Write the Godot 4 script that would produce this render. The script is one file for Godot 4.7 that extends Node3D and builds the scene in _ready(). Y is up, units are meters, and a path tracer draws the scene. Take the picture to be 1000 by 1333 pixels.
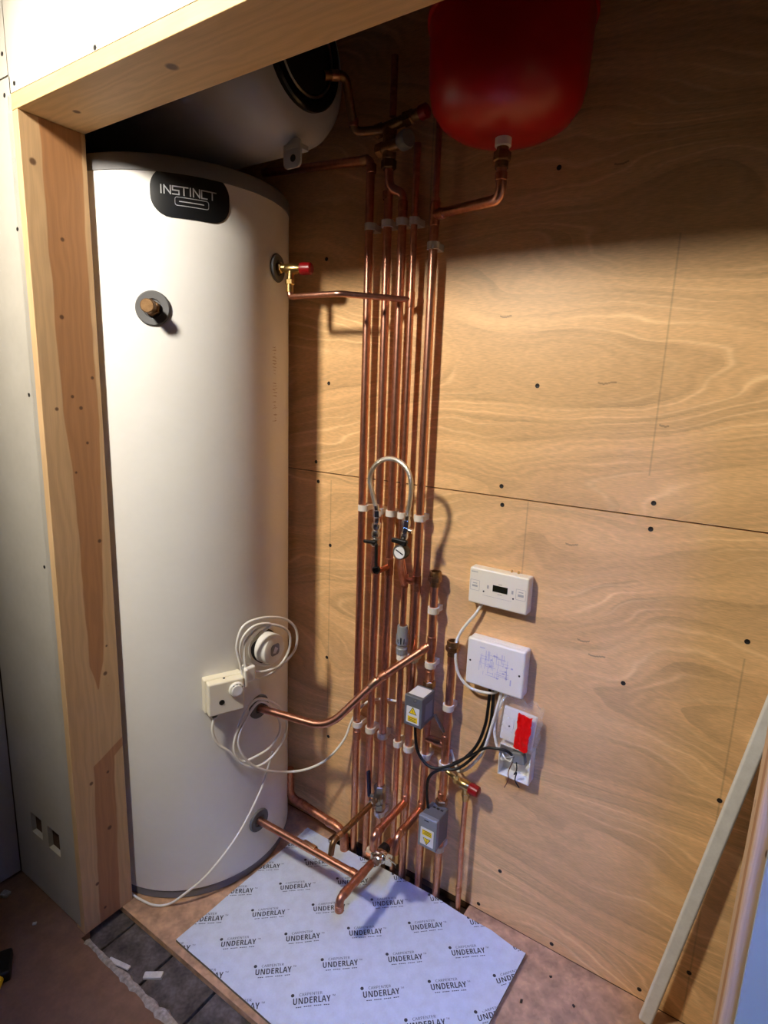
extends Node3D
# Airing cupboard with a hot water cylinder, copper pipework and controls on a plywood wall.
# World axes: x along the plywood wall (right), y up, z out of the wall towards the room. Metres.

var org := {}          # node -> world position of the thing it belongs to
var taken := {}        # names in use at top level
var M := {}            # materials

# ------------------------------------------------------------------ mesh buffer
class MB:
	var v := PackedVector3Array()
	var n := PackedVector3Array()
	var uv := PackedVector2Array()
	var ix := PackedInt32Array()
	func vert(p: Vector3, nn: Vector3, t := Vector2.ZERO) -> int:
		v.append(p); n.append(nn); uv.append(t)
		return v.size() - 1
	func tri(a: int, b: int, c: int) -> void:      # order by the normal so that fronts run clockwise
		var fn := (v[b] - v[a]).cross(v[c] - v[a])
		if fn.dot(n[a] + n[b] + n[c]) > 0.0:
			ix.append_array([a, c, b])
		else:
			ix.append_array([a, b, c])
	func quad(a: Vector3, b: Vector3, c: Vector3, d: Vector3, out: Vector3, r := Rect2(0, 0, 1, 1)) -> void:
		var nn := (b - a).cross(c - a).normalized()
		if nn.dot(out) < 0.0: nn = -nn
		var i := vert(a, nn, r.position)
		vert(b, nn, r.position + Vector2(r.size.x, 0)); vert(c, nn, r.end); vert(d, nn, r.position + Vector2(0, r.size.y))
		tri(i, i + 1, i + 2); tri(i, i + 2, i + 3)
	func box(lo: Vector3, hi: Vector3) -> void:
		rbox(Transform3D(Basis(), (lo + hi) / 2.0), hi - lo, 0.0)
	func rbox(xf: Transform3D, size: Vector3, r: float) -> void:   # box with rounded edges; uv 0..1 on every face
		var h := size / 2.0
		r = minf(r, minf(h.x, minf(h.y, h.z)) * 0.98)
		var ax := [Vector3.RIGHT, Vector3.UP, Vector3.BACK]
		for k in 3:
			for s in [-1.0, 1.0]:
				var w: Vector3 = ax[k] * s
				var a: Vector3 = ax[(k + 1) % 3]
				var b: Vector3 = ax[(k + 2) % 3]
				var ha := absf(h.dot(a)); var hb := absf(h.dot(b)); var hw := absf(h.dot(ax[k]))
				var la := [-ha, ha]; var lb := [-hb, hb]
				if r > 0.0:
					la = [-ha, -ha + 0.42 * r, -ha + r, ha - r, ha - 0.42 * r, ha]
					lb = [-hb, -hb + 0.42 * r, -hb + r, hb - r, hb - 0.42 * r, hb]
				var base := v.size()
				for i in la.size():
					for j in lb.size():
						var p: Vector3 = w * hw + a * la[i] + b * lb[j]
						var inner := Vector3(clampf(p.x, -h.x + r, h.x - r), clampf(p.y, -h.y + r, h.y - r), clampf(p.z, -h.z + r, h.z - r))
						var d := (p - inner).normalized() if r > 0.0 else w
						var q := inner + d * r if r > 0.0 else p
						var tu := Vector2(0.5 + 0.5 * la[i] / ha, 0.5 + 0.5 * lb[j] / hb)
						if k == 2: tu = Vector2(tu.x, 1.0 - tu.y)            # xy faces: u right, v down
						if k == 0: tu = Vector2(tu.y, 1.0 - tu.x)
						if k == 1: tu = Vector2(tu.y, tu.x)
						vert(xf * q, (xf.basis * d).normalized(), tu)
				for i in la.size() - 1:
					for j in lb.size() - 1:
						var o := base + i * lb.size() + j
						tri(o, o + 1, o + lb.size()); tri(o + 1, o + lb.size() + 1, o + lb.size())
	func lathe(xf: Transform3D, prof: Array, seg := 24) -> void:    # prof: Vector2(radius, height along local y)
		for k in prof.size() - 1:
			var p: Vector2 = prof[k]; var q: Vector2 = prof[k + 1]
			if p.distance_to(q) < 1e-7: continue
			var np := _pn(prof, k, 0); var nq := _pn(prof, k, 1)
			var base := v.size()
			for s in seg + 1:
				var an := TAU * s / seg
				var c := Vector3(sin(an), 0, cos(an))
				vert(xf * (c * p.x + Vector3.UP * p.y), (xf.basis * (c * np.x + Vector3.UP * np.y)).normalized(), Vector2(float(s) / seg, float(k) / prof.size()))
				vert(xf * (c * q.x + Vector3.UP * q.y), (xf.basis * (c * nq.x + Vector3.UP * nq.y)).normalized(), Vector2(float(s) / seg, float(k + 1) / prof.size()))
			for s in seg:
				var o := base + s * 2
				if p.x > 1e-6: tri(o, o + 1, o + 2)
				if q.x > 1e-6: tri(o + 1, o + 3, o + 2)
	func _sn(p: Vector2, q: Vector2) -> Vector2:
		var d := (q - p).normalized()
		return Vector2(d.y, -d.x)
	func _pn(prof: Array, k: int, e: int) -> Vector2:
		var me := _sn(prof[k], prof[k + 1])
		var other := k + (1 if e == 1 else -1)
		if other < 0 or other + 1 >= prof.size(): return me
		var nb := _sn(prof[other], prof[other + 1])
		if me.dot(nb) < 0.8: return me
		return (me + nb).normalized()
	func tube(pts: Array, r: float, seg := 14, caps := true, r2 := -1.0) -> void:
		var m := pts.size()
		var t0: Vector3 = (pts[1] - pts[0]).normalized()
		var up := Vector3.UP if absf(t0.y) < 0.9 else Vector3.RIGHT
		var side := t0.cross(up).normalized()
		var base := v.size()
		var le := 0.0
		for i in m:
			var t: Vector3 = t0
			if i == 0: t = (pts[1] - pts[0]).normalized()
			elif i == m - 1: t = (pts[m - 1] - pts[m - 2]).normalized()
			else: t = ((pts[i + 1] - pts[i]).normalized() + (pts[i] - pts[i - 1]).normalized()).normalized()
			side = (side - t * side.dot(t)).normalized()
			var bi := t.cross(side)
			if i > 0: le += pts[i].distance_to(pts[i - 1])
			for s in seg + 1:
				var an := TAU * s / seg
				var d := side * cos(an) + bi * sin(an)
				vert(pts[i] + d * r, d, Vector2(float(s) / seg, le / (r * TAU)))
		for i in m - 1:
			for s in seg:
				var o := base + i * (seg + 1) + s
				tri(o, o + 1, o + seg + 1); tri(o + 1, o + seg + 2, o + seg + 1)
		if caps:
			for e in 2:
				var at: Vector3 = pts[0] if e == 0 else pts[m - 1]
				var nn: Vector3 = (pts[0] - pts[1]).normalized() if e == 0 else (pts[m - 1] - pts[m - 2]).normalized()
				var c := vert(at, nn)
				var ring := base if e == 0 else base + (m - 1) * (seg + 1)
				for s in seg + 1: vert(v[ring + s], nn)
				for s in seg: tri(c, c + 1 + s, c + 2 + s)
	func prism(xf: Transform3D, poly: PackedVector2Array, z0: float, z1: float) -> void:   # outline in local xy pushed along z
		var ids := Geometry2D.triangulate_polygon(poly)
		var lo := Vector2(1e9, 1e9); var hi := Vector2(-1e9, -1e9)
		for p in poly: lo = lo.min(p); hi = hi.max(p)
		for e in 2:
			var z := z0 if e == 0 else z1
			var nn := xf.basis * Vector3(0, 0, -1 if (e == 0) == (z0 < z1) else 1)
			var b := v.size()
			for p in poly: vert(xf * Vector3(p.x, p.y, z), nn.normalized(), Vector2((p.x - lo.x) / (hi.x - lo.x), 1.0 - (p.y - lo.y) / (hi.y - lo.y)))
			for i in range(0, ids.size(), 3): tri(b + ids[i], b + ids[i + 1], b + ids[i + 2])
		var cw := 1.0 if Geometry2D.is_polygon_clockwise(poly) else -1.0
		for i in poly.size():
			var p := poly[i]; var q := poly[(i + 1) % poly.size()]
			var d := (q - p).normalized()
			quad(xf * Vector3(p.x, p.y, z0), xf * Vector3(q.x, q.y, z0), xf * Vector3(q.x, q.y, z1), xf * Vector3(p.x, p.y, z1), xf.basis * Vector3(-d.y * cw, d.x * cw, 0))
	func add(o: MB, xf := Transform3D()) -> void:
		var b := v.size()
		for i in o.v.size(): vert(xf * o.v[i], (xf.basis * o.n[i]).normalized(), o.uv[i])
		for i in o.ix: ix.append(b + i)
	func mesh(shift: Vector3) -> ArrayMesh:
		var a := []
		a.resize(Mesh.ARRAY_MAX)
		var w := PackedVector3Array()
		w.resize(v.size())
		for i in v.size(): w[i] = v[i] - shift
		a[Mesh.ARRAY_VERTEX] = w; a[Mesh.ARRAY_NORMAL] = n; a[Mesh.ARRAY_TEX_UV] = uv; a[Mesh.ARRAY_INDEX] = ix
		var m := ArrayMesh.new()
		m.add_surface_from_arrays(Mesh.PRIMITIVE_TRIANGLES, a)
		return m

# ------------------------------------------------------------------ object helpers
func numbered(called: String) -> String:
	if not taken.has(called):
		taken[called] = 0
		return called
	taken[called] += 1
	return "%s_%03d" % [called, taken[called]]

func tag(o: Node, label: String, category: String, group := "") -> void:
	o.set_meta("label", label); o.set_meta("category", category)
	if group != "": o.set_meta("group", group)

func thing(called: String, label: String, category: String, at: Vector3, group := "") -> Node3D:
	var o := Node3D.new()
	o.name = numbered(called); add_child(o, true); o.position = at; org[o] = at
	tag(o, label, category, group)
	return o

func part(parent: Node3D, called: String, b: MB, m: Material, label := "") -> MeshInstance3D:
	var o := MeshInstance3D.new()
	o.name = called; o.mesh = b.mesh(org[parent]); o.material_override = m
	o.cast_shadow = GeometryInstance3D.SHADOW_CASTING_SETTING_ON
	parent.add_child(o, true); org[o] = org[parent]
	if label != "": o.set_meta("label", label)
	return o

func single(called: String, b: MB, m: Material, at: Vector3, label: String, category: String, group := "") -> MeshInstance3D:
	var o := MeshInstance3D.new()
	o.name = numbered(called); o.mesh = b.mesh(at); o.material_override = m; add_child(o, true); o.position = at; org[o] = at
	tag(o, label, category, group)
	return o

func struct_node(called: String, label := "", category := "") -> Node3D:
	var o := Node3D.new()
	o.name = numbered(called); add_child(o, true); org[o] = Vector3.ZERO
	o.set_meta("kind", "structure")
	if label != "": tag(o, label, category)
	return o

func struct_mesh(called: String, b: MB, m: Material, label: String, category: String) -> MeshInstance3D:
	var o := MeshInstance3D.new()
	o.name = numbered(called); o.mesh = b.mesh(Vector3.ZERO); o.material_override = m; add_child(o, true); org[o] = Vector3.ZERO
	o.set_meta("kind", "structure"); tag(o, label, category)
	return o

func along(a: Vector3, d: Vector3, spin := Vector3.UP) -> Transform3D:   # local y points along d
	var y := d.normalized()
	var r := spin if absf(y.dot(spin)) < 0.95 else Vector3.BACK
	var x := r.cross(y).normalized()
	return Transform3D(Basis(x, y, x.cross(y)), a)

func cyl(b: MB, a: Vector3, c: Vector3, r: float, seg := 20, bev := 0.0) -> void:
	var h := a.distance_to(c)
	if bev > 0.0: b.lathe(along(a, c - a), [Vector2(0, 0), Vector2(r - bev, 0), Vector2(r, bev), Vector2(r, h - bev), Vector2(r - bev, h), Vector2(0, h)], seg)
	else: b.lathe(along(a, c - a), [Vector2(0, 0), Vector2(r, 0), Vector2(r, h), Vector2(0, h)], seg)

func hexnut(b: MB, a: Vector3, c: Vector3, r: float) -> void:           # hexagon nut with faceted flats
	var xf := along(a, c - a); var h := a.distance_to(c)
	for k in 6:
		var p0 := Vector3(sin(TAU * k / 6), 0, cos(TAU * k / 6)) * r; var p1 := Vector3(sin(TAU * (k + 1) / 6), 0, cos(TAU * (k + 1) / 6)) * r
		var e := Vector3.UP * h; var i := Vector3.UP * h * 0.12
		b.quad(xf * (p0 + i), xf * (p1 + i), xf * (p1 + e - i), xf * (p0 + e - i), xf.basis * (p0 + p1))
		b.quad(xf * (p0 * 0.86), xf * (p1 * 0.86), xf * (p1 + i), xf * (p0 + i), xf.basis * (p0 + p1 - e))
		b.quad(xf * (p0 + e - i), xf * (p1 + e - i), xf * (p1 * 0.86 + e), xf * (p0 * 0.86 + e), xf.basis * (p0 + p1 + e))
		for s in 2:
			var o: Vector3 = e * s; var nn := (xf.basis * Vector3.UP * (1 if s == 1 else -1)).normalized()
			var q := b.vert(xf * o, nn); b.vert(xf * (p0 * 0.86 + o), nn); b.vert(xf * (p1 * 0.86 + o), nn); b.tri(q, q + 1, q + 2)

func fillet(p: Array, rad: float) -> Array:                             # rounds the corners of a polyline
	var out := [p[0]]
	for i in range(1, p.size() - 1):
		var a: Vector3 = p[i - 1]; var b: Vector3 = p[i]; var c: Vector3 = p[i + 1]
		var d := minf(rad, minf(a.distance_to(b), b.distance_to(c)) * 0.48)
		var s := b + (a - b).normalized() * d; var e := b + (c - b).normalized() * d
		for k in 9:
			var t := k / 8.0
			out.append(s.lerp(b, t).lerp(b.lerp(e, t), t))
	out.append(p[p.size() - 1])
	return out

func smooth(p: Array, steps := 8) -> Array:                             # Catmull-Rom through the points
	var out := []
	for i in p.size() - 1:
		var a: Vector3 = p[maxi(i - 1, 0)]; var b: Vector3 = p[i]; var c: Vector3 = p[i + 1]; var d: Vector3 = p[mini(i + 2, p.size() - 1)]
		for k in steps: out.append(b.cubic_interpolate(c, a, d, float(k) / steps))
	out.append(p[p.size() - 1])
	return out

func letters(s: String, height: float, wide := 1.0, depth := 0.0, weight := 400) -> MB:   # flat lettering in the xy plane, centred on x, baseline at y = 0, capital height given
	var t := TextMesh.new()
	var f := SystemFont.new(); f.font_names = PackedStringArray(["Droid Sans"]); f.font_weight = weight
	t.font = f; t.font_size = 64; t.pixel_size = height / 46.0; t.depth = depth; t.text = s; t.curve_step = 4.0
	var a := t.get_mesh_arrays()
	var b := MB.new()
	var vs: PackedVector3Array = a[Mesh.ARRAY_VERTEX]
	var id: PackedInt32Array = a[Mesh.ARRAY_INDEX]
	var lo := 1e9
	for p in vs: lo = minf(lo, p.y)
	for p in vs: b.vert(Vector3(p.x * wide, p.y - lo, 0.0), Vector3.BACK)
	for i in range(0, id.size(), 3): b.tri(id[i], id[i + 1], id[i + 2])
	return b

func place(b: MB, at: Vector3, right: Vector3, up: Vector3) -> MB:       # put xy-plane artwork somewhere
	var o := MB.new()
	o.add(b, Transform3D(Basis(right.normalized(), up.normalized(), right.normalized().cross(up.normalized())), at))
	return o

# ------------------------------------------------------------------ materials
func mat(c: Color, rough := 0.6, metal := 0.0) -> StandardMaterial3D:
	var m := StandardMaterial3D.new()
	m.albedo_color = c; m.roughness = rough; m.metallic = metal
	return m

func noise(seed_: int, freq: float, oct := 3) -> FastNoiseLite:
	var f := FastNoiseLite.new()
	f.noise_type = FastNoiseLite.TYPE_SIMPLEX_SMOOTH; f.seed = seed_; f.frequency = freq; f.fractal_octaves = oct
	return f

func blotch(c: Color, amount: float, scale: float, seed_: int, rough := 0.6, metal := 0.0, tri := true) -> StandardMaterial3D:   # base colour with mottling
	var m := mat(Color.WHITE, rough, metal)
	var f := noise(seed_, 0.02, 5)
	var im := f.get_seamless_image(256, 256)
	var g := noise(seed_ + 9, 0.11, 3).get_seamless_image(256, 256)
	var o := Image.create(256, 256, true, Image.FORMAT_RGB8)
	for y in 256:
		for x in 256:
			var k := (im.get_pixel(x, y).r - 0.5) * 1.3 + (g.get_pixel(x, y).r - 0.5) * 0.7
			o.set_pixel(x, y, Color(c.r * (1 + k * amount), c.g * (1 + k * amount * 1.08), c.b * (1 + k * amount * 1.15)))
	o.generate_mipmaps()
	m.albedo_texture = ImageTexture.create_from_image(o)
	if tri:
		m.uv1_triplanar = true; m.uv1_world_triplanar = true; m.uv1_scale = Vector3.ONE * scale
	return m

func plywood(seed_: int, x0: float, x1: float, y0: float, y1: float, joins: Array, flecks: Array, yc: float, lean: float) -> StandardMaterial3D:
	var w := 1400; var h := 860
	var n1 := noise(seed_, 1.0, 2); var n2 := noise(seed_ + 1, 1.0, 3); var n3 := noise(seed_ + 2, 1.0, 2); var n4 := noise(seed_ + 3, 1.0, 1)
	var img := Image.create(w, h, false, Image.FORMAT_RGB8)
	for j in h:
		var y := y1 + (y0 - y1) * (j + 0.5) / h
		for i in w:
			var x := x0 + (x1 - x0) * (i + 0.5) / w
			var big := n1.get_noise_2d(x * 0.95, y * 2.3)
			var mid := n2.get_noise_2d(x * 2.4 + 7.0, y * 6.0)
			var arch := sqrt((y - yc) * (y - yc) + 0.0009) + x * lean
			var ph := (arch + big * 0.13 + mid * 0.013) * 17.0
			var fr := ph - floorf(ph)
			var wide := sin(TAU * ph * 0.5)
			var fine := sin(TAU * ph * 3.1 + mid * 9.0) * (0.5 + 0.5 * n4.get_noise_2d(x * 1.5 + 11.0, y * 6.0))
			var line := pow(0.5 + 0.5 * sin(TAU * ph * 1.9 + mid * 3.0), 12.0)
			var dark := smoothstep(0.55, 1.0, fr) * (0.4 + 0.6 * n4.get_noise_2d(x * 4.0, y * 9.0))
			var fib := n3.get_noise_2d(x * 34.0, y * 420.0)
			var k := 1.07 + 0.035 * wide + 0.030 * fine - 0.11 * dark + 0.085 * fib + 0.05 * big
			var l := line * maxf(0.0, 0.35 + 1.1 * n4.get_noise_2d(x * 2.0 + 3.0, y * 5.0))
			img.set_pixel(i, j, Color(0.83 * k + 0.075 * l, 0.665 * (k * 1.03 - 0.03) + 0.085 * l, 0.462 * (k * 1.08 - 0.08) + 0.075 * l))
	for q in joins:                      # faint joins between strips of veneer: x, bottom, top
		var i := int((q[0] - x0) / (x1 - x0) * w)
		for j in range(int((q[2] - y1) / (y0 - y1) * h), int((q[1] - y1) / (y0 - y1) * h)):
			if i > 0 and i < w and j >= 0 and j < h:
				var c := img.get_pixel(i, j)
				img.set_pixel(i, j, c.darkened(0.13)); img.set_pixel(i - 1, j, c.darkened(0.08)); img.set_pixel(i + 1, j, img.get_pixel(i + 1, j).darkened(0.05))
	for q in flecks:                     # short dark flecks in the veneer: x, y, length
		for a in int(q[2] / (x1 - x0) * w):
			var i := int((q[0] - x0) / (x1 - x0) * w) + a
			var j := int((q[1] - y1) / (y0 - y1) * h + sin(a * 0.2) * 1.5)
			if i > 0 and i < w and j > 0 and j < h - 1:
				for e in [-1, 0, 1]: img.set_pixel(i, j + e, img.get_pixel(i, j + e).darkened(0.16 if e else 0.3))
	img.generate_mipmaps()
	var m := mat(Color.WHITE, 0.42)
	m.albedo_texture = ImageTexture.create_from_image(img)
	return m

func pine(seed_: int, long: float, wide: float, heart: Array, knots: Array, base := Color(0.80, 0.655, 0.475)) -> StandardMaterial3D:
	# u across the board, v along it. heart: [v, left, right] rows of the darker heartwood; knots: [u, v, size]
	var w := 160; var h := 1500
	var n1 := noise(seed_, 1.0, 2); var n2 := noise(seed_ + 1, 1.0, 3)
	var img := Image.create(w, h, false, Image.FORMAT_RGB8)
	for j in h:
		var v := (j + 0.5) / h
		var l := 2.0; var r := 2.0
		for k in heart.size() - 1:
			if v >= heart[k][0] and v < heart[k + 1][0]:
				var t: float = (v - heart[k][0]) / (heart[k + 1][0] - heart[k][0])
				l = lerpf(heart[k][1], heart[k + 1][1], t); r = lerpf(heart[k][2], heart[k + 1][2], t)
		for i in w:
			var u := (i + 0.5) / w
			var wob := n1.get_noise_2d(u * 2.0, v * 14.0) * 0.05
			var push := 0.0
			var dk := 0.0
			for q in knots:
				var dx: float = (u - q[0]) * wide; var dy: float = (v - q[1]) * long
				var d: float = sqrt(dx * dx + dy * dy * 0.35) / q[2]
				if d < 6.0: push += signf(dx) * exp(-d * 0.8) * 0.05
				if absf(dx) < 0.05 and absf(dy) < 0.06: dk = maxf(dk, (1.0 - smoothstep(0.6, 1.25, sqrt(dx * dx + dy * dy) / q[2])) * 0.62)
			var ring := sin((u + wob + push) * 46.0 + n1.get_noise_2d(u * 3.0, v * 5.0) * 5.0)
			var hw := smoothstep(l - 0.012, l + 0.012, u + wob * 0.4) * (1.0 - smoothstep(r - 0.012, r + 0.012, u + wob * 0.4))
			var f := n2.get_noise_2d(u * 60.0, v * long * 6.0)
			var k := 1.0 + 0.025 * ring + 0.035 * f
			var c := base.lerp(Color(base.r * 0.83, base.g * 0.70, base.b * 0.60), hw * 0.85)
			c = Color(c.r * k, c.g * (k * 1.05 - 0.05), c.b * (k * 1.1 - 0.1)).lerp(Color(0.20, 0.11, 0.06), dk)
			img.set_pixel(i, j, c)
	img.generate_mipmaps()
	var m := mat(Color.WHITE, 0.6)
	m.albedo_texture = ImageTexture.create_from_image(img)
	return m

func chip(base: Color, seed_: int, scale: float) -> StandardMaterial3D:      # chipboard: pressed flakes of several tones
	var m := mat(Color.WHITE, 0.8)
	var f := FastNoiseLite.new(); f.noise_type = FastNoiseLite.TYPE_CELLULAR; f.seed = seed_; f.frequency = 0.09
	f.cellular_return_type = FastNoiseLite.RETURN_CELL_VALUE; f.fractal_type = FastNoiseLite.FRACTAL_NONE
	var a := f.get_seamless_image(384, 384); var b := noise(seed_ + 4, 0.012, 3).get_seamless_image(384, 384)
	var o := Image.create(384, 384, false, Image.FORMAT_RGB8)
	for y in 384:
		for x in 384:
			var k := 1.0 + (a.get_pixel(x, y).r - 0.5) * 0.09 + (b.get_pixel(x, y).r - 0.5) * 0.30
			o.set_pixel(x, y, Color(base.r * k, base.g * k, base.b * k))
	o.generate_mipmaps()
	m.albedo_texture = ImageTexture.create_from_image(o)
	m.uv1_triplanar = true; m.uv1_world_triplanar = true; m.uv1_scale = Vector3.ONE * scale
	return m

func make_materials() -> void:
	M.copper = blotch(Color(0.85, 0.615, 0.515), 0.13, 9.0, 3, 0.31, 1.0)
	M.copper_dull = blotch(Color(0.76, 0.52, 0.41), 0.22, 12.0, 5, 0.42, 1.0)
	M.solder = mat(Color(0.82, 0.66, 0.54), 0.3, 1.0)
	M.brass = mat(Color(0.82, 0.69, 0.44), 0.28, 1.0)
	M.brass_dull = blotch(Color(0.60, 0.47, 0.33), 0.2, 20.0, 8, 0.42, 1.0)
	M.chrome = mat(Color(0.88, 0.86, 0.84), 0.16, 1.0)
	M.steel = mat(Color(0.62, 0.60, 0.57), 0.3, 1.0)
	M.clip = mat(Color(0.86, 0.83, 0.79), 0.5)
	M.plastic = mat(Color(0.93, 0.92, 0.89), 0.4)
	M.cream = mat(Color(0.93, 0.90, 0.81), 0.42)
	M.cable = mat(Color(0.91, 0.90, 0.87), 0.4)
	M.grey_cable = mat(Color(0.62, 0.62, 0.62), 0.5)
	M.black = mat(Color(0.025, 0.025, 0.03), 0.45)
	M.black_gloss = mat(Color(0.02, 0.02, 0.025), 0.22)
	M.badge = mat(Color(0.05, 0.055, 0.06), 0.35)
	M.silver = mat(Color(0.86, 0.87, 0.88), 0.3, 0.6)
	M.tank = blotch(Color(0.88, 0.87, 0.845), 0.015, 1.6, 21, 0.42)
	M.tank_ring = mat(Color(0.47, 0.47, 0.475), 0.5)
	M.collar = mat(Color(0.36, 0.36, 0.36), 0.6)
	M.vessel_white = mat(Color(0.74, 0.74, 0.75), 0.38)
	M.red = mat(Color(0.68, 0.012, 0.03), 0.33)
	M.red_cap = mat(Color(0.55, 0.03, 0.05), 0.35)
	M.tape = mat(Color(0.88, 0.05, 0.04), 0.3)
	M.blue = mat(Color(0.03, 0.05, 0.22), 0.4)
	M.grey_box = mat(Color(0.37, 0.38, 0.39), 0.45)
	M.grey_lid = mat(Color(0.50, 0.52, 0.545), 0.4)
	M.grey_mid = mat(Color(0.52, 0.53, 0.54), 0.45)
	M.label_white = mat(Color(0.88, 0.88, 0.88), 0.5)
	M.yellow = mat(Color(0.93, 0.80, 0.06), 0.5)
	M.ink = mat(Color(0.10, 0.10, 0.12), 0.7)
	M.pale_ink = mat(Color(0.73, 0.73, 0.84), 0.7)
	M.grey_ink = mat(Color(0.68, 0.67, 0.62), 0.7)
	M.faded = mat(Color(0.70, 0.62, 0.55), 0.6)
	M.lcd = mat(Color(0.12, 0.12, 0.09), 0.2)
	M.screw = mat(Color(0.07, 0.05, 0.035), 0.6)
	M.board = blotch(Color(0.68, 0.655, 0.605), 0.03, 1.3, 31, 0.85)
	M.board_edge = blotch(Color(0.80, 0.79, 0.76), 0.08, 6.0, 33, 0.9)
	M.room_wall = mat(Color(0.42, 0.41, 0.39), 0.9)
	M.dark_void = blotch(Color(0.40, 0.35, 0.30), 0.3, 6.0, 51, 0.95)
	M.white_strip = blotch(Color(0.86, 0.85, 0.82), 0.05, 4.0, 35, 0.6)
	M.chip_in = chip(Color(0.70, 0.55, 0.41), 41, 3.6)
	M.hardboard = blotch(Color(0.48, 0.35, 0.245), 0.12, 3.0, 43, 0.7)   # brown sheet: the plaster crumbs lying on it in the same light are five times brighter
	M.old_board = blotch(Color(0.32, 0.29, 0.255), 0.45, 3.0, 45, 0.9)
	M.dust = blotch(Color(0.62, 0.58, 0.52), 0.3, 14.0, 47, 0.95)
	M.underlay = blotch(Color(0.775, 0.81, 0.845), 0.05, 5.0, 49, 0.75)
	M.foam = mat(Color(0.42, 0.40, 0.36), 0.95)
	M.ply_edge = mat(Color(0.30, 0.20, 0.13), 0.9)
	var g := mat(Color(0.95, 0.97, 1.0, 0.12), 0.05); g.transparency = BaseMaterial3D.TRANSPARENCY_ALPHA
	M.glass = g
	var bag := mat(Color(0.96, 0.96, 0.97, 0.13), 0.06); bag.transparency = BaseMaterial3D.TRANSPARENCY_ALPHA
	M.bag = bag
	var hose := mat(Color(0.90, 0.88, 0.83), 0.33, 1.0)
	var hb := Image.create(64, 64, false, Image.FORMAT_RGB8)             # woven relief of the braid
	for y in 64:
		for x in 64:
			var a := sin((x + y) * TAU / 16.0); var c := sin((x - y) * TAU / 16.0)
			var over := 1.0 if (int((x + y) / 16.0) + int((x - y + 64) / 16.0)) % 2 == 0 else 0.0
			var q := 0.5 + 0.5 * (a if over > 0.5 else c)
			hb.set_pixel(x, y, Color(q, q, q))
	hb.bump_map_to_normal_map(3.0)
	hose.normal_enabled = true; hose.normal_texture = ImageTexture.create_from_image(hb); hose.normal_scale = 0.7; hose.uv1_scale = Vector3(2, 2, 1)
	M.braid = hose

# ------------------------------------------------------------------ the build
const TX := -1.447     # cylinder axis
const TZ := 0.255
const TR := 0.30
const ZF := 0.70       # front face of the cupboard

func _ready() -> void:
	# camera
	var cam := Camera3D.new()
	cam.name = "camera"
	cam.transform = Transform3D(Basis(Vector3(0.83003756, 0.03549585, -0.55657676), Vector3(-0.1425962, 0.97830802, -0.15026558), Vector3(0.5391697, 0.20409181, 0.81709398)), Vector3(0, 1.472, 1.37))
	cam.fov = rad_to_deg(2.0 * atan(666.5 / 760.0)); cam.near = 0.02; cam.far = 60.0
	add_child(cam); cam.current = true
	# daylight outside the window and exposure
	var we := WorldEnvironment.new(); we.name = "environment"
	var env := Environment.new()
	var sm := ProceduralSkyMaterial.new()
	sm.sky_top_color = Color(0.42, 0.59, 1.0); sm.sky_horizon_color = Color(0.42, 0.62, 1.0)
	sm.ground_bottom_color = Color(0.20, 0.24, 0.30); sm.ground_horizon_color = Color(0.40, 0.52, 0.72)
	sm.sky_energy_multiplier = 10.5; sm.ground_energy_multiplier = 10.5
	var sky := Sky.new(); sky.sky_material = sm
	env.background_mode = Environment.BG_SKY; env.sky = sky; env.ambient_light_source = Environment.AMBIENT_SOURCE_SKY
	env.tonemap_mode = Environment.TONE_MAPPER_LINEAR; env.tonemap_exposure = 1.0
	env.sdfgi_enabled = true; env.ssao_enabled = true; env.ssil_enabled = true
	we.environment = env; add_child(we)
	make_materials()
	build_lamp(Vector3(-1.15, 2.32, 1.52), Vector3(-0.70, 1.27, 0.0), 3.75)
	build_room()
	build_cupboard()
	build_floor()
	build_cylinder()
	build_upper_vessel()
	build_red_vessel()
	build_pipes()
	build_clips()
	build_valves()
	build_filling_loop()
	build_controls()
	build_cables()
	build_underlay()
	build_oddments()

func build_lamp(at: Vector3, aim: Vector3, energy: float) -> void:      # a swivel spotlight under the room ceiling, aimed into the cupboard
	var d := (aim - at).normalized()
	var t := thing("ceiling_spotlight", "white swivel spotlight under the room ceiling, aimed into the cupboard", "lamp", Vector3(at.x, 2.42, at.z))
	var b := MB.new(); b.lathe(along(at - d * 0.100, d), [Vector2(0, 0), Vector2(0.045, 0.002), Vector2(0.070, 0.030), Vector2(0.092, 0.078), Vector2(0.095, 0.092), Vector2(0.090, 0.092), Vector2(0.086, 0.084)], 36)
	part(t, "shade", b, M.plastic)
	b = MB.new(); b.lathe(along(at - d * 0.014, d), [Vector2(0.086, 0), Vector2(0.08, 0.002), Vector2(0, 0.004)], 36)
	var e := mat(Color(1, 0.95, 0.88), 0.5); e.emission_enabled = true; e.emission = Color(1.0, 0.93, 0.84); e.emission_energy_multiplier = 2.0
	part(t, "lamp_lens", b, e)
	b = MB.new(); b.tube([at - d * 0.085, Vector3(at.x, 2.42, at.z) - Vector3(d.x, 0, d.z) * 0.09], 0.010, 12)
	part(t, "stem", b, M.plastic)
	var l := SpotLight3D.new()
	l.name = "spotlight_glow"; l.transform = Transform3D(Basis.looking_at(d, Vector3.UP), at); l.light_color = Color(1.0, 0.965, 0.91); l.light_energy = energy; l.light_size = 0.085
	l.spot_range = 12.0; l.spot_attenuation = 2.0; l.spot_angle = 46.0; l.spot_angle_attenuation = 0.6; l.shadow_enabled = true
	add_child(l)

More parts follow.
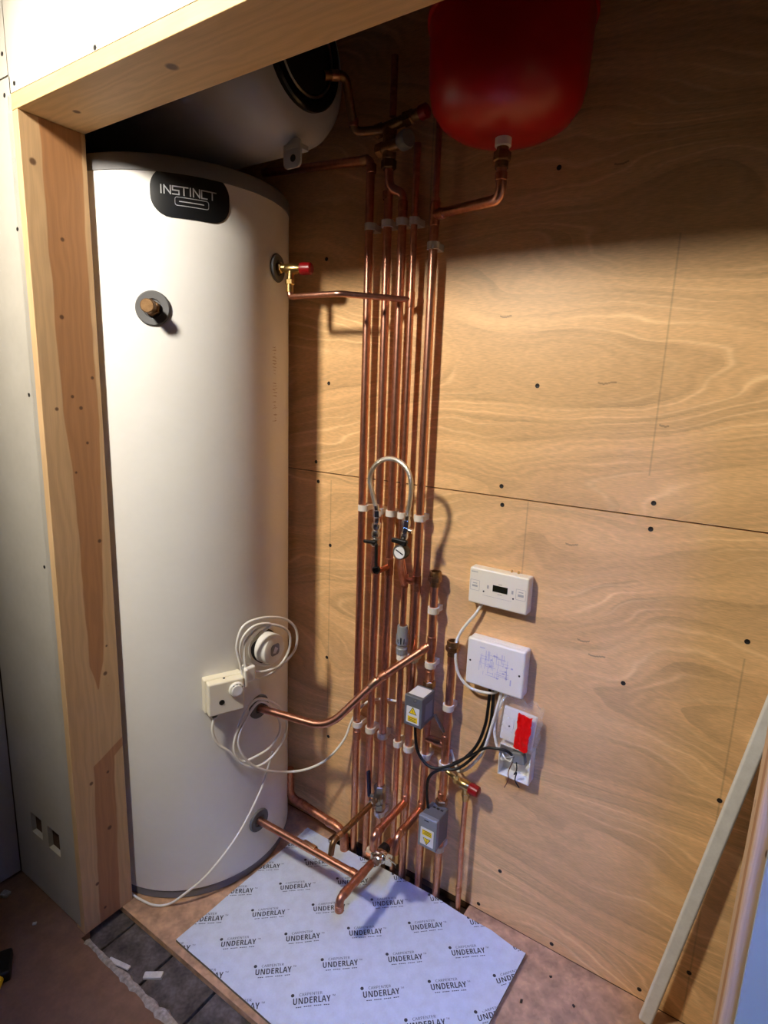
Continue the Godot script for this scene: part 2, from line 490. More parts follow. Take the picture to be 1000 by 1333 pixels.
func build_room() -> void:
	var b := MB.new(); b.box(Vector3(-1.95, -0.3, 0.70), Vector3(-1.725, 2.42, 3.55))
	var wl := struct_node("wall_left", "ivory plasterboard side wall at the left edge", "wall")
	part(wl, "wall_core", b, M.room_wall)
	b = MB.new(); b.box(Vector3(-1.725, 0.010, 0.7005), Vector3(-1.713, 2.418, 1.15))
	part(wl, "plasterboard", b, M.board)
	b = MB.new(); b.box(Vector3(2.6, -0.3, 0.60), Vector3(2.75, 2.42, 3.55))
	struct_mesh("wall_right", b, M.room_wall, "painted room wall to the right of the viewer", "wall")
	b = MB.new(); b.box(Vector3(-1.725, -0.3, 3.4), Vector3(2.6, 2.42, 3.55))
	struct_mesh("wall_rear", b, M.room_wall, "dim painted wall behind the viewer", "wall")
	# ceiling with a roof window over the viewer, its unseen shaft shaped to narrow the blue daylight
	var x0 := 0.13; var x1 := 0.48; var z0 := 1.10; var z1 := 1.95
	b = MB.new(); slab_with_holes_xz(b, -1.95, -0.15, 2.75, 3.6, 2.42, 2.87, [[x0, z0, x1, z1]])
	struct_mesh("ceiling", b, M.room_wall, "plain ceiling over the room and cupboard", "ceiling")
	var w := struct_node("window_1", "white framed roof window in the ceiling above the viewer", "window")
	b = MB.new()
	for q in [[x0, z0, x0 + 0.03, z1], [x1 - 0.03, z0, x1, z1], [x0 + 0.03, z0, x1 - 0.03, z0 + 0.03], [x0 + 0.03, z1 - 0.03, x1 - 0.03, z1]]:
		b.rbox(Transform3D(Basis(), Vector3((q[0] + q[2]) / 2, 2.84, (q[1] + q[3]) / 2)), Vector3(q[2] - q[0], 0.06, q[3] - q[1]), 0.004)
	part(w, "window_frame", b, M.plastic)
	b = MB.new(); b.box(Vector3(x0 + 0.03, 2.838, z0 + 0.03), Vector3(x1 - 0.03, 2.842, z1 - 0.03))
	part(w, "pane", b, M.glass)

func slab_with_holes(b: MB, x0: float, y0: float, x1: float, y1: float, z0: float, z1: float, holes: Array) -> void:   # a board with rectangular cut-outs
	var xs := [x0, x1]; var ys := [y0, y1]
	for h in holes: xs.append_array([h[0], h[2]]); ys.append_array([h[1], h[3]])
	xs.sort(); ys.sort()
	for i in xs.size() - 1:
		for j in ys.size() - 1:
			var c := Vector2((xs[i] + xs[i + 1]) / 2, (ys[j] + ys[j + 1]) / 2)
			var inside := false
			for h in holes: inside = inside or (c.x > h[0] and c.x < h[2] and c.y > h[1] and c.y < h[3])
			if not inside: b.box(Vector3(xs[i], ys[j], z0), Vector3(xs[i + 1], ys[j + 1], z1))

func screw_head(parent: Node3D, p: Vector3, r: float, axis := Vector3.BACK) -> void:
	var b := MB.new(); b.lathe(along(p, axis), [Vector2(r * 1.05, 0.0002), Vector2(r, 0.0008), Vector2(r * 0.45, 0.0008), Vector2(r * 0.3, 0.0003), Vector2(0, 0.0003)], 10)
	part(parent, "screw", b, M.screw)

func build_cupboard() -> void:
	# plywood back wall: two sheets over dark battens, a fine gap between them
	var wb := struct_node("wall_back", "orange-brown plywood sheet wall behind the copper pipes", "wall")
	var b := MB.new(); b.box(Vector3(-1.95, -0.3, -0.14), Vector3(0.3, 2.42, -0.0125))
	part(wb, "backing", b, M.ply_edge)
	var up := plywood(11, -1.85, 0.2, 1.2215, 2.42, [[-0.216, 1.31, 1.80], [-0.80, 1.3, 2.2]], [[-0.345, 1.505, 0.04], [-0.59, 1.655, 0.03], [-0.36, 1.95, 0.03], [-0.21, 1.42, 0.02]], 1.57, 0.16)
	var low := plywood(27, -1.85, 0.2, 0.006, 1.2185, [[-0.482, 0.95, 1.2185], [0.0115, 0.006, 0.95], [-1.10, 0.3, 1.2]], [[-0.33, 0.90, 0.03], [-0.30, 0.87, 0.04], [-0.38, 1.13, 0.03]], 0.80, -0.10)
	b = MB.new(); b.rbox(Transform3D(Basis(), Vector3(-0.825, 1.82075, -0.006)), Vector3(2.05, 1.1985, 0.012), 0.0006)
	part(wb, "plywood_sheet", b, up)
	b = MB.new(); b.rbox(Transform3D(Basis(), Vector3(-0.825, 0.61025, -0.006)), Vector3(2.05, 1.2165, 0.012), 0.0006)
	part(wb, "plywood_sheet", b, low)
	for p in [[-0.484, 1.495], [-0.554, 1.247], [-0.548, 1.2], [-0.201, 1.252], [-0.2, 1.194], [0.011, 0.988], [0.011, 0.612], [-0.478, 1.962], [-1.115, 1.486], [-1.099, 0.996], [-0.47, 0.162], [-0.525, 0.02], [-0.309, 0.02], [-0.087, 0.028], [0.01, 0.146], [-1.16, 1.25], [-1.15, 1.19], [-1.093, 0.34], [-1.105, 0.62], [-1.13, 1.83], [-0.215, 0.82]]:
		screw_head(wb, Vector3(p[0], p[1], 0.0), 0.0054)
	b = MB.new(); b.box(Vector3(-1.95, -0.3, -0.14), Vector3(-1.80, 2.42, 0.70))
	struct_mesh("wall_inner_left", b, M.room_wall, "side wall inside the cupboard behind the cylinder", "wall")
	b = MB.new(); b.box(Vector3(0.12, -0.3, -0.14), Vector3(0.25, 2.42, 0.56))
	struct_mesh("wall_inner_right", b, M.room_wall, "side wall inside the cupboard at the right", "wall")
	# pine lining of the opening
	var heart := [[0.0, 0.30, 0.92], [0.14, 0.30, 0.90], [0.30, 0.33, 0.93], [0.36, 0.40, 0.92], [0.47, 0.44, 0.84], [0.55, 0.45, 0.78], [0.62, 0.47, 0.72], [0.655, 0.585, 0.60], [0.66, 2.0, 2.0], [0.70, 2.0, 2.0], [0.76, 0.40, 0.80], [1.0, 0.30, 0.72]]
	var knots := [[0.16, 0.045, 0.007], [0.52, 0.115, 0.0045], [0.42, 0.197, 0.005], [0.23, 0.298, 0.0042], [0.50, 0.284, 0.004], [0.63, 0.297, 0.0045], [0.86, 0.262, 0.004], [0.70, 0.338, 0.0035], [0.47, 0.372, 0.003], [0.80, 0.46, 0.0048], [0.74, 0.637, 0.0055], [0.33, 0.782, 0.005], [0.66, 0.778, 0.004], [0.62, 0.862, 0.006], [0.30, 0.935, 0.005], [0.42, 0.98, 0.004], [0.80, 0.60, 0.003]]
	var jm := pine(51, 2.0, 0.14, heart, knots)
	b = MB.new(); b.rbox(Transform3D(Basis(), Vector3(-1.3805, 1.0, 0.63)), Vector3(0.041, 2.0, 0.14), 0.0015)
	flip_u(b)
	struct_mesh("trim_1", b, jm, "upright pine board lining the left side of the cupboard opening", "timber lining")
	var hm := pine(57, 1.45, 0.14, [], [[0.42, 0.30, 0.011], [0.50, 0.088, 0.0075], [0.55, 0.62, 0.009], [0.3, 0.9, 0.008]], Color(0.81, 0.66, 0.45))
	b = MB.new(); b.rbox(Transform3D(Basis(Vector3(0, 0, 1), Vector3(1, 0, 0), Vector3(0, 1, 0)), Vector3(-0.672, 2.0155, 0.63)), Vector3(0.14, 1.450, 0.030), 0.0015)
	flip_header(b)
	struct_mesh("trim_2", b, hm, "pale pine board across the top of the cupboard opening", "timber lining")
	var rm := pine(63, 2.0, 0.14, [[0.0, 2.0, 2.0], [0.3, 0.6, 0.9], [1.0, 0.5, 0.85]], [[0.3, 0.5, 0.005], [0.6, 0.8, 0.006]], Color(0.72, 0.60, 0.48))
	b = MB.new(); b.rbox(Transform3D(Basis(), Vector3(0.0645, 1.0, 0.6225)), Vector3(0.045, 2.0, 0.125), 0.006)
	struct_mesh("trim_3", b, rm, "upright planed timber lining the right side of the cupboard opening", "timber lining")
	# plasterboard on the front, in four sheets with open joints
	var wf := struct_node("wall_front", "ivory plasterboard around the cupboard opening, with open joints", "wall")
	b = MB.new(); slab_with_holes(b, -1.7055, 0.012, -1.3805, 2.062, 0.6875, ZF, [[-1.612, 0.198, -1.552, 0.262], [-1.520, 0.192, -1.458, 0.262]])
	var p1 := part(wf, "plasterboard", b, M.board)
	b = MB.new(); b.box(Vector3(-1.7055, 2.0655, 0.6875), Vector3(-1.3865, 2.42, ZF))
	var p2 := part(wf, "plasterboard", b, M.board)
	b = MB.new(); b.box(Vector3(-1.3835, 2.031, 0.6875), Vector3(0.052, 2.42, ZF))
	var p3 := part(wf, "plasterboard", b, M.board)
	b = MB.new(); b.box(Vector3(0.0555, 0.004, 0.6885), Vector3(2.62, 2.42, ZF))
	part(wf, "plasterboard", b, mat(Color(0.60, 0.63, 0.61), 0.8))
	b = MB.new(); b.box(Vector3(-1.80, -0.018, 0.645), Vector3(-1.402, 2.42, 0.6870)); b.box(Vector3(-1.402, 2.04, 0.56), Vector3(0.12, 2.42, 0.6870)); b.box(Vector3(0.0905, -0.3, 0.56), Vector3(2.75, 2.42, 0.6870))
	part(wf, "framing", b, M.ply_edge)
	for q in [[-1.078, 2.036, p3], [-1.363, 2.045, p3], [-1.401, 2.106, p2], [-1.406, 2.033, p1], [-1.4, 1.779, p1], [-1.412, 1.433, p1], [-1.41, 1.029, p1], [-1.62, 1.45, p1]]:
		screw_head(wf, Vector3(q[0], q[1], ZF), 0.0042)

func flip_u(b: MB) -> void:          # board upright: u from the room edge (z max) inwards, v from the top down
	for i in b.v.size():
		b.uv[i] = Vector2(clampf((ZF - b.v[i].z) / 0.14, 0.0, 1.0), clampf(1.0 - b.v[i].y / 2.0, 0.0, 1.0))
		if absf(b.n[i].x) < 0.5: b.uv[i].x = 0.05 + 0.1 * absf(b.v[i].x + 1.36) / 0.04
func flip_header(b: MB) -> void:
	for i in b.v.size():
		b.uv[i] = Vector2(clampf((ZF - b.v[i].z) / 0.14, 0.0, 1.0), clampf((b.v[i].x + 1.4) / 1.505, 0.0, 1.0))
		if absf(b.n[i].y) < 0.5: b.uv[i].x = 0.05 + 0.1 * absf(b.v[i].y - 2.0) / 0.03

func build_floor() -> void:
	var f := struct_node("floor", "chipboard floor with an open strip of old boards at the threshold", "floor")
	var b := MB.new()
	slab_with_holes_xz(b, -1.80, 0.0, 0.12, 0.592, -0.018, 0.0, [[-1.05, 0.0, -0.552, 0.075]])
	part(f, "floor_panel", b, M.chip_in, "tan chipboard panel under the cylinder and underlay")
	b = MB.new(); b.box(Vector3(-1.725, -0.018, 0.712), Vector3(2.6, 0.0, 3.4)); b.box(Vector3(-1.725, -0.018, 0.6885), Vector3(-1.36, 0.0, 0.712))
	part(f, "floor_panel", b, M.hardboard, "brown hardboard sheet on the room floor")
	# old boards seen in the gap
	var rng := RandomNumberGenerator.new(); rng.seed = 5
	var x := -1.83
	for k in 12:
		var w := 0.167
		var nx := x + w
		if k == 0: nx = -1.475
		elif k == 1: nx = -1.3045
		b = MB.new()
		var dy := rng.randf_range(-0.003, 0.002)
		b.rbox(Transform3D(Basis(Vector3.BACK, rng.randf_range(-0.008, 0.008)), Vector3((x + nx) / 2, -0.031 + dy, 0.47)), Vector3(nx - x - 0.007, 0.020, 0.72), 0.003)
		part(f, "floorboard", b, M.old_board)
		x = nx
	b = MB.new(); b.box(Vector3(-1.95, -0.32, -0.14), Vector3(2.75, -0.26, 3.5))
	part(f, "subfloor", b, M.dark_void)

func slab_with_holes_xz(b: MB, x0: float, z0: float, x1: float, z1: float, y0: float, y1: float, holes: Array) -> void:
	var c := MB.new()
	slab_with_holes(c, x0, z0, x1, z1, y0, y1, holes)
	for i in c.v.size():
		c.v[i] = Vector3(c.v[i].x, c.v[i].z, c.v[i].y); c.n[i] = Vector3(c.n[i].x, c.n[i].z, c.n[i].y)
	var k := b.v.size()
	b.v.append_array(c.v); b.n.append_array(c.n); b.uv.append_array(c.uv)
	for i in range(0, c.ix.size(), 3): b.tri(k + c.ix[i], k + c.ix[i + 1], k + c.ix[i + 2])

func on_tank(deg: float, y: float, r := TR) -> Vector3:
	return Vector3(TX + r * sin(deg_to_rad(deg)), y, TZ + r * cos(deg_to_rad(deg)))
func radial(deg: float) -> Vector3:
	return Vector3(sin(deg_to_rad(deg)), 0, cos(deg_to_rad(deg)))

func wrap_on_tank(b: MB, deg: float, y: float, r: float) -> MB:        # bend flat xy artwork round the cylinder
	var o := MB.new()
	for i in b.v.size():
		var a := deg_to_rad(deg) + b.v[i].x / TR
		var d := Vector3(sin(a), 0, cos(a))
		o.vert(Vector3(TX, y + b.v[i].y, TZ) + d * (r + b.v[i].z), d, b.uv[i])
	for i in range(0, b.ix.size(), 3): o.tri(b.ix[i], b.ix[i + 1], b.ix[i + 2])
	return o

func stadium(w: float, h: float, r: float, n := 10) -> PackedVector2Array:
	var p := PackedVector2Array()
	for c in [[1, 1, 0], [-1, 1, 90], [-1, -1, 180], [1, -1, 270]]:
		for k in n + 1:
			var a := deg_to_rad(c[2] + 90.0 * k / n)
			p.append(Vector2(c[0] * (w / 2 - r) + r * cos(a), c[1] * (h / 2 - r) + r * sin(a)))
	return p

func fan(poly: PackedVector2Array, slices := 24) -> MB:                # a filled outline cut in upright strips so that it can bend
	var b := MB.new()
	var lo := 1e9; var hi := -1e9
	for p in poly: lo = minf(lo, p.x); hi = maxf(hi, p.x)
	for k in slices:
		var a := lerpf(lo, hi, float(k) / slices); var c := lerpf(lo, hi, float(k + 1) / slices)
		for q in Geometry2D.intersect_polygons(poly, PackedVector2Array([Vector2(a, -9), Vector2(c, -9), Vector2(c, 9), Vector2(a, 9)])):
			var ids := Geometry2D.triangulate_polygon(q)
			var o := b.v.size()
			for p in q: b.vert(Vector3(p.x, p.y, 0), Vector3.BACK)
			for i in range(0, ids.size(), 3): b.tri(o + ids[i], o + ids[i + 1], o + ids[i + 2])
	return b

func ring_outline(w: float, h: float, r: float, t: float) -> MB:       # a thin rounded frame
	var a := stadium(w, h, r); var c := stadium(w - 2 * t, h - 2 * t, maxf(r - t, 0.0005))
	var b := MB.new()
	for i in a.size():
		var j := (i + 1) % a.size()
		var o := b.v.size()
		for q in [a[i], a[j], c[j], c[i]]: b.vert(Vector3(q.x, q.y, 0), Vector3.BACK)
		b.tri(o, o + 1, o + 2); b.tri(o, o + 2, o + 3)
	return b

func stroke(b: MB, p: Vector2, q: Vector2, w: float) -> void:          # one pen stroke in the xy plane
	var d := (q - p).normalized() * w * 0.5
	var s := Vector2(-d.y, d.x)
	var a := p - d; var c := q + d
	b.quad(Vector3(a.x - s.x, a.y - s.y, 0), Vector3(c.x - s.x, c.y - s.y, 0), Vector3(c.x + s.x, c.y + s.y, 0), Vector3(a.x + s.x, a.y + s.y, 0), Vector3.BACK)

func build_cylinder() -> void:
	var H := 1.972
	var t := thing("hot_water_cylinder", "tall white hot water cylinder with black oval badge standing on the floor", "water cylinder", Vector3(TX, 0, TZ))
	var xf := Transform3D(Basis(), Vector3(TX, 0, TZ))
	var b := MB.new(); b.lathe(xf, [Vector2(TR, 0.03), Vector2(TR, 0.6), Vector2(TR, 1.2), Vector2(TR, H - 0.036)], 96)
	part(t, "body", b, M.tank)
	b = MB.new(); b.lathe(xf, [Vector2(0, 0), Vector2(TR - 0.006, 0), Vector2(TR - 0.003, 0.003), Vector2(TR - 0.003, 0.027), Vector2(TR - 0.010, 0.031)], 96)
	part(t, "base_ring", b, M.tank_ring, "grey base ring")
	b = MB.new(); b.lathe(xf, [Vector2(TR - 0.004, H - 0.038), Vector2(TR + 0.002, H - 0.038), Vector2(TR + 0.002, H - 0.008), Vector2(TR - 0.003, H - 0.001), Vector2(TR - 0.016, H), Vector2(TR - 0.022, H - 0.006), Vector2(0, H - 0.006)], 96)
	part(t, "top_ring", b, M.tank_ring, "grey top ring")
	# badge
	var bd := part(t, "badge", wrap_on_tank(fan(stadium(0.178, 0.104, 0.045), 30), 58.2, 1.893, TR + 0.0012), M.badge, "black oval badge")
	var L := MB.new()
	var glyphs := {"I": [[[0.5, 0], [0.5, 1]]], "N": [[[0, 0], [0, 1], [1, 0], [1, 1]]], "S": [[[1, 1], [0, 1], [0, 0.5], [1, 0.5], [1, 0], [0, 0]]], "T": [[[-0.2, 1], [1.1, 1]], [[0.45, 1], [0.45, 0]]], "C": [[[1.1, 1], [0, 1], [0, 0], [0.9, 0]]]}
	var pen := -0.0670
	for ch in "INSTINCT":
		var gw := 0.004 if ch == "I" else 0.0135
		for line in glyphs[ch]:
			for k in line.size() - 1: stroke(L, Vector2(pen + line[k][0] * gw, line[k][1] * 0.0165), Vector2(pen + line[k + 1][0] * gw, line[k + 1][1] * 0.0165), 0.0026)
		pen += gw + 0.0046
	part(bd, "lettering", wrap_on_tank(L, 58.2, 1.8905, TR + 0.0021), M.silver, "silver lettering reading INSTINCT")
	var fr := MB.new()
	var rr := stadium(0.074, 0.0175, 0.005)
	for k in rr.size():
		var p: Vector2 = rr[k]; var q: Vector2 = rr[(k + 1) % rr.size()]
		for e in 6: stroke(fr, p.lerp(q, e / 6.0), p.lerp(q, (e + 1) / 6.0), 0.0014)
	for k in 12: stroke(fr, Vector2(-0.027 + k * 0.0045, 0.0), Vector2(-0.0238 + k * 0.0045, 0.0), 0.0020)
	fr = wrap_on_tank(fr, 58.4, 1.8765, TR + 0.0021)
	part(bd, "emblem_frame", fr, M.silver)
	# ports: grey collars set in the jacket
	for q in [[40.4, 1.640, 0.040], [107.0, 1.778, 0.036], [88.9, 0.552, 0.036], [88.1, 0.172, 0.036]]:
		var c := MB.new(); c.lathe(along(on_tank(q[0], q[1], TR - 0.012), radial(q[0])), [Vector2(q[2] * 1.0, 0), Vector2(q[2], 0.014), Vector2(q[2] * 0.93, 0.0175), Vector2(q[2] * 0.55, 0.0165), Vector2(q[2] * 0.5, 0.013), Vector2(0, 0.013)], 32)
		part(t, "port_collar", c, M.collar, "dark grey port collar")
	b = MB.new()
	var rng := RandomNumberGenerator.new(); rng.seed = 8
	for k in 24:
		var yy := 0.084 - k * 0.0085
		if k in [9, 10, 16, 20]: continue
		for e in rng.randi_range(1, 3): stroke(b, Vector2(rng.randf_range(-0.012, 0.0), yy), Vector2(rng.randf_range(0.002, 0.013), yy + rng.randf_range(-0.003, 0.003)), 0.0012)
	part(t, "faded_print", wrap_on_tank(b, 104.0, 1.49, TR + 0.0005), M.faded, "faded brown upright print").set_meta("kind", "stuff")
	b = MB.new()
	var pr := radial(40.4); var pb := on_tank(40.4, 1.640)
	hexnut(b, pb, pb + pr * 0.016, 0.019); cyl(b, pb + pr * 0.016, pb + pr * 0.028, 0.013); cyl(b, pb + pr * 0.028, pb + pr * 0.052, 0.0155, 20, 0.0015)
	part(t, "blanking_plug", b, M.brass_dull, "brass blanking plug")

func build_upper_vessel() -> void:
	var ax := Vector3(-1.0, 2.205, 0.250)
	var R := 0.185
	var t := thing("horizontal_vessel", "grey-white horizontal tank with black end ring lying on top of the cylinder", "tank", Vector3(-1.32, 1.973, 0.250))
	var b := MB.new()
	b.lathe(along(ax, Vector3.LEFT), [Vector2(0.09, 0.0), Vector2(0.116, 0.0), Vector2(0.145, 0.006), Vector2(0.168, 0.022), Vector2(0.181, 0.045), Vector2(R, 0.075), Vector2(R, 0.60), Vector2(0.181, 0.63), Vector2(0.165, 0.66), Vector2(0.12, 0.685), Vector2(0, 0.69)], 64)
	part(t, "body", b, M.vessel_white)
	b = MB.new(); b.lathe(along(ax, Vector3.RIGHT), [Vector2(0.116, -0.004), Vector2(0.116, 0.010), Vector2(0.112, 0.014), Vector2(0.094, 0.014), Vector2(0.090, 0.010), Vector2(0.090, -0.004)], 48)
	part(t, "end_ring", b, M.black_gloss, "black end ring")
	b = MB.new(); b.lathe(along(ax, Vector3.RIGHT), [Vector2(0.090, -0.002), Vector2(0.090, 0.012), Vector2(0.087, 0.0140), Vector2(0.084, 0.012), Vector2(0.084, 0.002)], 48)
	part(t, "rim", b, M.steel, "thin bright metal rim")
	b = MB.new(); b.lathe(along(ax, Vector3.RIGHT), [Vector2(0.085, 0.001), Vector2(0.080, 0.012), Vector2(0.05, 0.018), Vector2(0.03, 0.026), Vector2(0, 0.026)], 40)
	part(t, "end_cover", b, M.black, "dark end cover")
	for xx in [-1.028, -1.45]:
		b = MB.new()
		var o := stadium(0.052, 0.062, 0.012, 5)
		b.prism(Transform3D(Basis(), Vector3(xx, 2.003, 0.250)), o, 0.0, 0.006)
		b.rbox(Transform3D(Basis(), Vector3(xx, 2.018, 0.240)), Vector3(0.046, 0.012, 0.034), 0.002)
		var ft := part(t, "foot_bracket", b, M.vessel_white)
		b = MB.new(); cyl(b, Vector3(xx + 0.004, 1.992, 0.2555), Vector3(xx + 0.004, 1.992, 0.2568), 0.008)
		part(ft, "bolt_hole", b, M.black)

func build_red_vessel() -> void:
	var t := thing("expansion_vessel", "round red expansion vessel hanging high on the plywood wall", "expansion vessel", Vector3(-0.537, 1.972, 0.172))
	var xf := Transform3D(Basis(), Vector3(-0.537, 1.972, 0.172))
	var b := MB.new()
	b.lathe(xf, [Vector2(0, 0.0), Vector2(0.03, 0.001), Vector2(0.07, 0.006), Vector2(0.105, 0.016), Vector2(0.130, 0.032), Vector2(0.146, 0.055), Vector2(0.152, 0.085), Vector2(0.154, 0.13), Vector2(0.157, 0.20), Vector2(0.159, 0.30), Vector2(0.150, 0.36), Vector2(0.12, 0.40), Vector2(0, 0.415)], 64)
	part(t, "body", b, M.red)
	b = MB.new(); b.lathe(xf, [Vector2(0.157, 0.196), Vector2(0.1615, 0.200), Vector2(0.1615, 0.206), Vector2(0.157, 0.210)], 64)
	part(t, "seam", b, M.red)
	b = MB.new(); cyl(b, Vector3(-0.537, 1.974, 0.172), Vector3(-0.537, 1.956, 0.172), 0.0165, 24, 0.002)
	part(t, "connector", b, M.plastic, "white connector")
	b = MB.new(); b.box(Vector3(-0.56, 2.05, 0.0), Vector3(-0.514, 2.40, 0.03))
	part(t, "wall_bracket", b, M.black)

# pipes -----------------------------------------------------------------------------
func pipe(label: String, pts: Array, r: float, bend := 0.03, m: Material = null, collars := []) -> Node3D:
	var p0: Vector3 = pts[0]
	for p in pts: if p.y < p0.y: p0 = p
	var t := thing("copper_pipe", label, "pipe", p0)
	var b := MB.new(); b.tube(fillet(pts, bend), r, 16)
	part(t, "tube", b, m if m else M.copper)
	for q in collars:      # [point, direction, length, extra]
		b = MB.new()
		var d: Vector3 = q[1].normalized() * q[2]
		b.lathe(along(q[0] - d / 2, d), [Vector2(r, 0), Vector2(r + 0.0011, 0.001), Vector2(r + 0.0014, 0.003), Vector2(r + 0.0014, d.length() - 0.003), Vector2(r + 0.0011, d.length() - 0.001), Vector2(r, d.length())], 18)
		part(t, "coupling", b, M.copper_dull if q.size() < 4 else M.solder)
	return t

func build_pipes() -> void:
	var U := Vector3.UP; var X := Vector3.RIGHT; var Z := Vector3.BACK
	var z := 0.035
	# uprights on the wall, left to right
	pipe("leftmost upright copper pipe of the bundle, running from high elbow down to the floor hole", [Vector3(-1.33, 2.070, 0.045), Vector3(-0.960, 2.047, z), Vector3(-0.953, 0.0, z), Vector3(-0.953, -0.25, z)], 0.011, 0.016, null, [[Vector3(-0.978, 2.048, z), X, 0.022, 1], [Vector3(-0.957, 2.025, z), U, 0.022], [Vector3(-0.952, 0.42, z), U, 0.03]])
	pipe("second upright copper pipe from the left, passing behind the blue valve lever", [Vector3(-0.902, 2.10, z), Vector3(-0.899, 1.2, z), Vector3(-0.905, 0.0, z), Vector3(-0.905, -0.25, z)], 0.011, 0.02, null, [[Vector3(-0.905, 1.955, z), U, 0.02]])
	pipe("third upright copper pipe from the left, ending at the ball valve with blue lever", [Vector3(-0.893, 2.012, 0.052), Vector3(-0.888, 1.965, 0.052), Vector3(-0.858, 1.955, z), Vector3(-0.857, 1.88, z), Vector3(-0.857, 0.285, z)], 0.011, 0.018, null, [[Vector3(-0.858, 1.925, z), U, 0.024], [Vector3(-0.857, 0.985, z), U, 0.05]])
	pipe("copper pipe stub going down from the ball valve into the floor hole", [Vector3(-0.857, 0.205, z), Vector3(-0.857, -0.25, z)], 0.011)
	pipe("thin fourth upright copper pipe, joined by the discharge pipe from the cylinder", [Vector3(-0.822, 2.06, z), Vector3(-0.822, 1.035, z), Vector3(-0.803, 0.96, z), Vector3(-0.803, -0.25, z)], 0.0085, 0.03, null, [[Vector3(-0.822, 1.70, z), U, 0.04], [Vector3(-0.803, 0.955, z), U, 0.04], [Vector3(-0.803, 0.70, z), U, 0.02]])
	pipe("fifth upright copper pipe, the long one with the branch to the red vessel", [Vector3(-0.764, 1.93, z), Vector3(-0.766, 0.0, z), Vector3(-0.766, -0.25, z)], 0.011, 0.02, null, [[Vector3(-0.764, 1.895, z), U, 0.055], [Vector3(-0.765, 0.955, z), U, 0.045], [Vector3(-0.766, 0.27, z), U, 0.05]])
	pipe("thin copper pipe rising above the red vessel branch into the dark", [Vector3(-0.764, 1.925, z), Vector3(-0.764, 2.38, z)], 0.0075)
	pipe("short upright copper pipe with brass vent cap, carrying the upper grey valve", [Vector3(-0.708, 0.968, z), Vector3(-0.708, 0.0, z), Vector3(-0.711, -0.25, z)], 0.011, 0.02, null, [[Vector3(-0.708, 0.79, z), U, 0.05], [Vector3(-0.708, 0.70, z), U, 0.025], [Vector3(-0.71, 0.27, z), U, 0.05]])
	pipe("shorter capped copper pipe at the right, carrying the lower grey valve", [Vector3(-0.643, 0.787, z), Vector3(-0.647, 0.0, z), Vector3(-0.647, -0.25, z)], 0.011, 0.02, null, [[Vector3(-0.643, 0.765, z), U, 0.025], [Vector3(-0.646, 0.515, z), U, 0.045], [Vector3(-0.647, 0.345, z), U, 0.022]])
	pipe("thin copper discharge pipe dropping from the lower red-capped valve to the floor", [Vector3(-0.572, 0.372, 0.040), Vector3(-0.574, 0.2, 0.04), Vector3(-0.571, -0.25, 0.036)], 0.0075, 0.02, null, [[Vector3(-0.573, 0.075, 0.04), U, 0.02]])
	# branches
	pipe("copper pipe bending out of the wall pipe up to the red vessel", [Vector3(-0.764, 1.893, z), Vector3(-0.535, 1.862, 0.168), Vector3(-0.537, 1.925, 0.172)], 0.011, 0.028, null, [[Vector3(-0.736, 1.889, 0.051), Vector3(0.229, -0.031, 0.133), 0.03], [Vector3(-0.5365, 1.903, 0.171), U, 0.016]])
	pipe("thin copper pipe crossing from the upper red-capped valve to the fourth upright", [Vector3(-1.118, 1.722, 0.165), Vector3(-1.116, 1.704, 0.165), Vector3(-0.955, 1.703, 0.165), Vector3(-0.822, 1.700, 0.036)], 0.0075, 0.012)
	pipe("copper pipe from the middle port bending upwards across the uprights", [on_tank(88.9, 0.545, TR - 0.01), Vector3(-0.925, 0.543, 0.215), Vector3(-0.83, 0.677, 0.118), Vector3(-0.708, 0.790, z)], 0.011, 0.055, null, [[Vector3(-0.836, 0.669, 0.124), Vector3(0.095, 0.134, -0.097), 0.03, 1], [Vector3(-0.815, 0.692, 0.108), Vector3(0.122, 0.113, -0.083), 0.024], [Vector3(-0.722, 0.778, 0.045), Vector3(0.122, 0.113, -0.083), 0.022]])
	pipe("copper pipe from the lowest port running out over the underlay to a tee", [on_tank(88.1, 0.170, TR - 0.01), Vector3(-0.778, 0.164, 0.250)], 0.011, 0.03, null, [[Vector3(-0.955, 0.1668, 0.252), X, 0.045, 1], [Vector3(-0.797, 0.1645, 0.25), X, 0.02]])
	pipe("copper tee pipe over the underlay with an elbow at its near end", [Vector3(-0.777, 0.128, 0.338), Vector3(-0.777, 0.164, 0.336), Vector3(-0.777, 0.164, 0.090)], 0.011, 0.016, M.copper_dull, [[Vector3(-0.777, 0.164, 0.25), Z, 0.05], [Vector3(-0.777, 0.164, 0.312), Z, 0.022], [Vector3(-0.777, 0.137, 0.3375), U, 0.02]])
	pipe("copper branch from the fifth upright turning down to the bright bypass valve", [Vector3(-0.766, 0.270, z), Vector3(-0.766, 0.266, 0.200), Vector3(-0.767, 0.222, 0.200)], 0.011, 0.018, null, [[Vector3(-0.766, 0.267, 0.175), Z, 0.022]])
	pipe("copper branch from the capped pipe out to the right end of the bypass valve", [Vector3(-0.711, 0.272, z), Vector3(-0.711, 0.266, 0.166), Vector3(-0.711, 0.222, 0.180)], 0.011, 0.016, null, [[Vector3(-0.711, 0.267, 0.14), Z, 0.022]])
	pipe("short level copper branch between the two pipes that carry the grey valves", [Vector3(-0.708, 0.505, z), Vector3(-0.647, 0.505, z)], 0.011, 0.02, null, [[Vector3(-0.670, 0.505, z), X, 0.02, 1]])
	pipe("small dark copper drain spout pointing forward from the ball valve", [Vector3(-0.862, 0.240, 0.075), Vector3(-0.862, 0.239, 0.262), Vector3(-0.861, 0.205, 0.270)], 0.0085, 0.014, M.brass_dull, [[Vector3(-0.862, 0.239, 0.232), Z, 0.018, 1]])
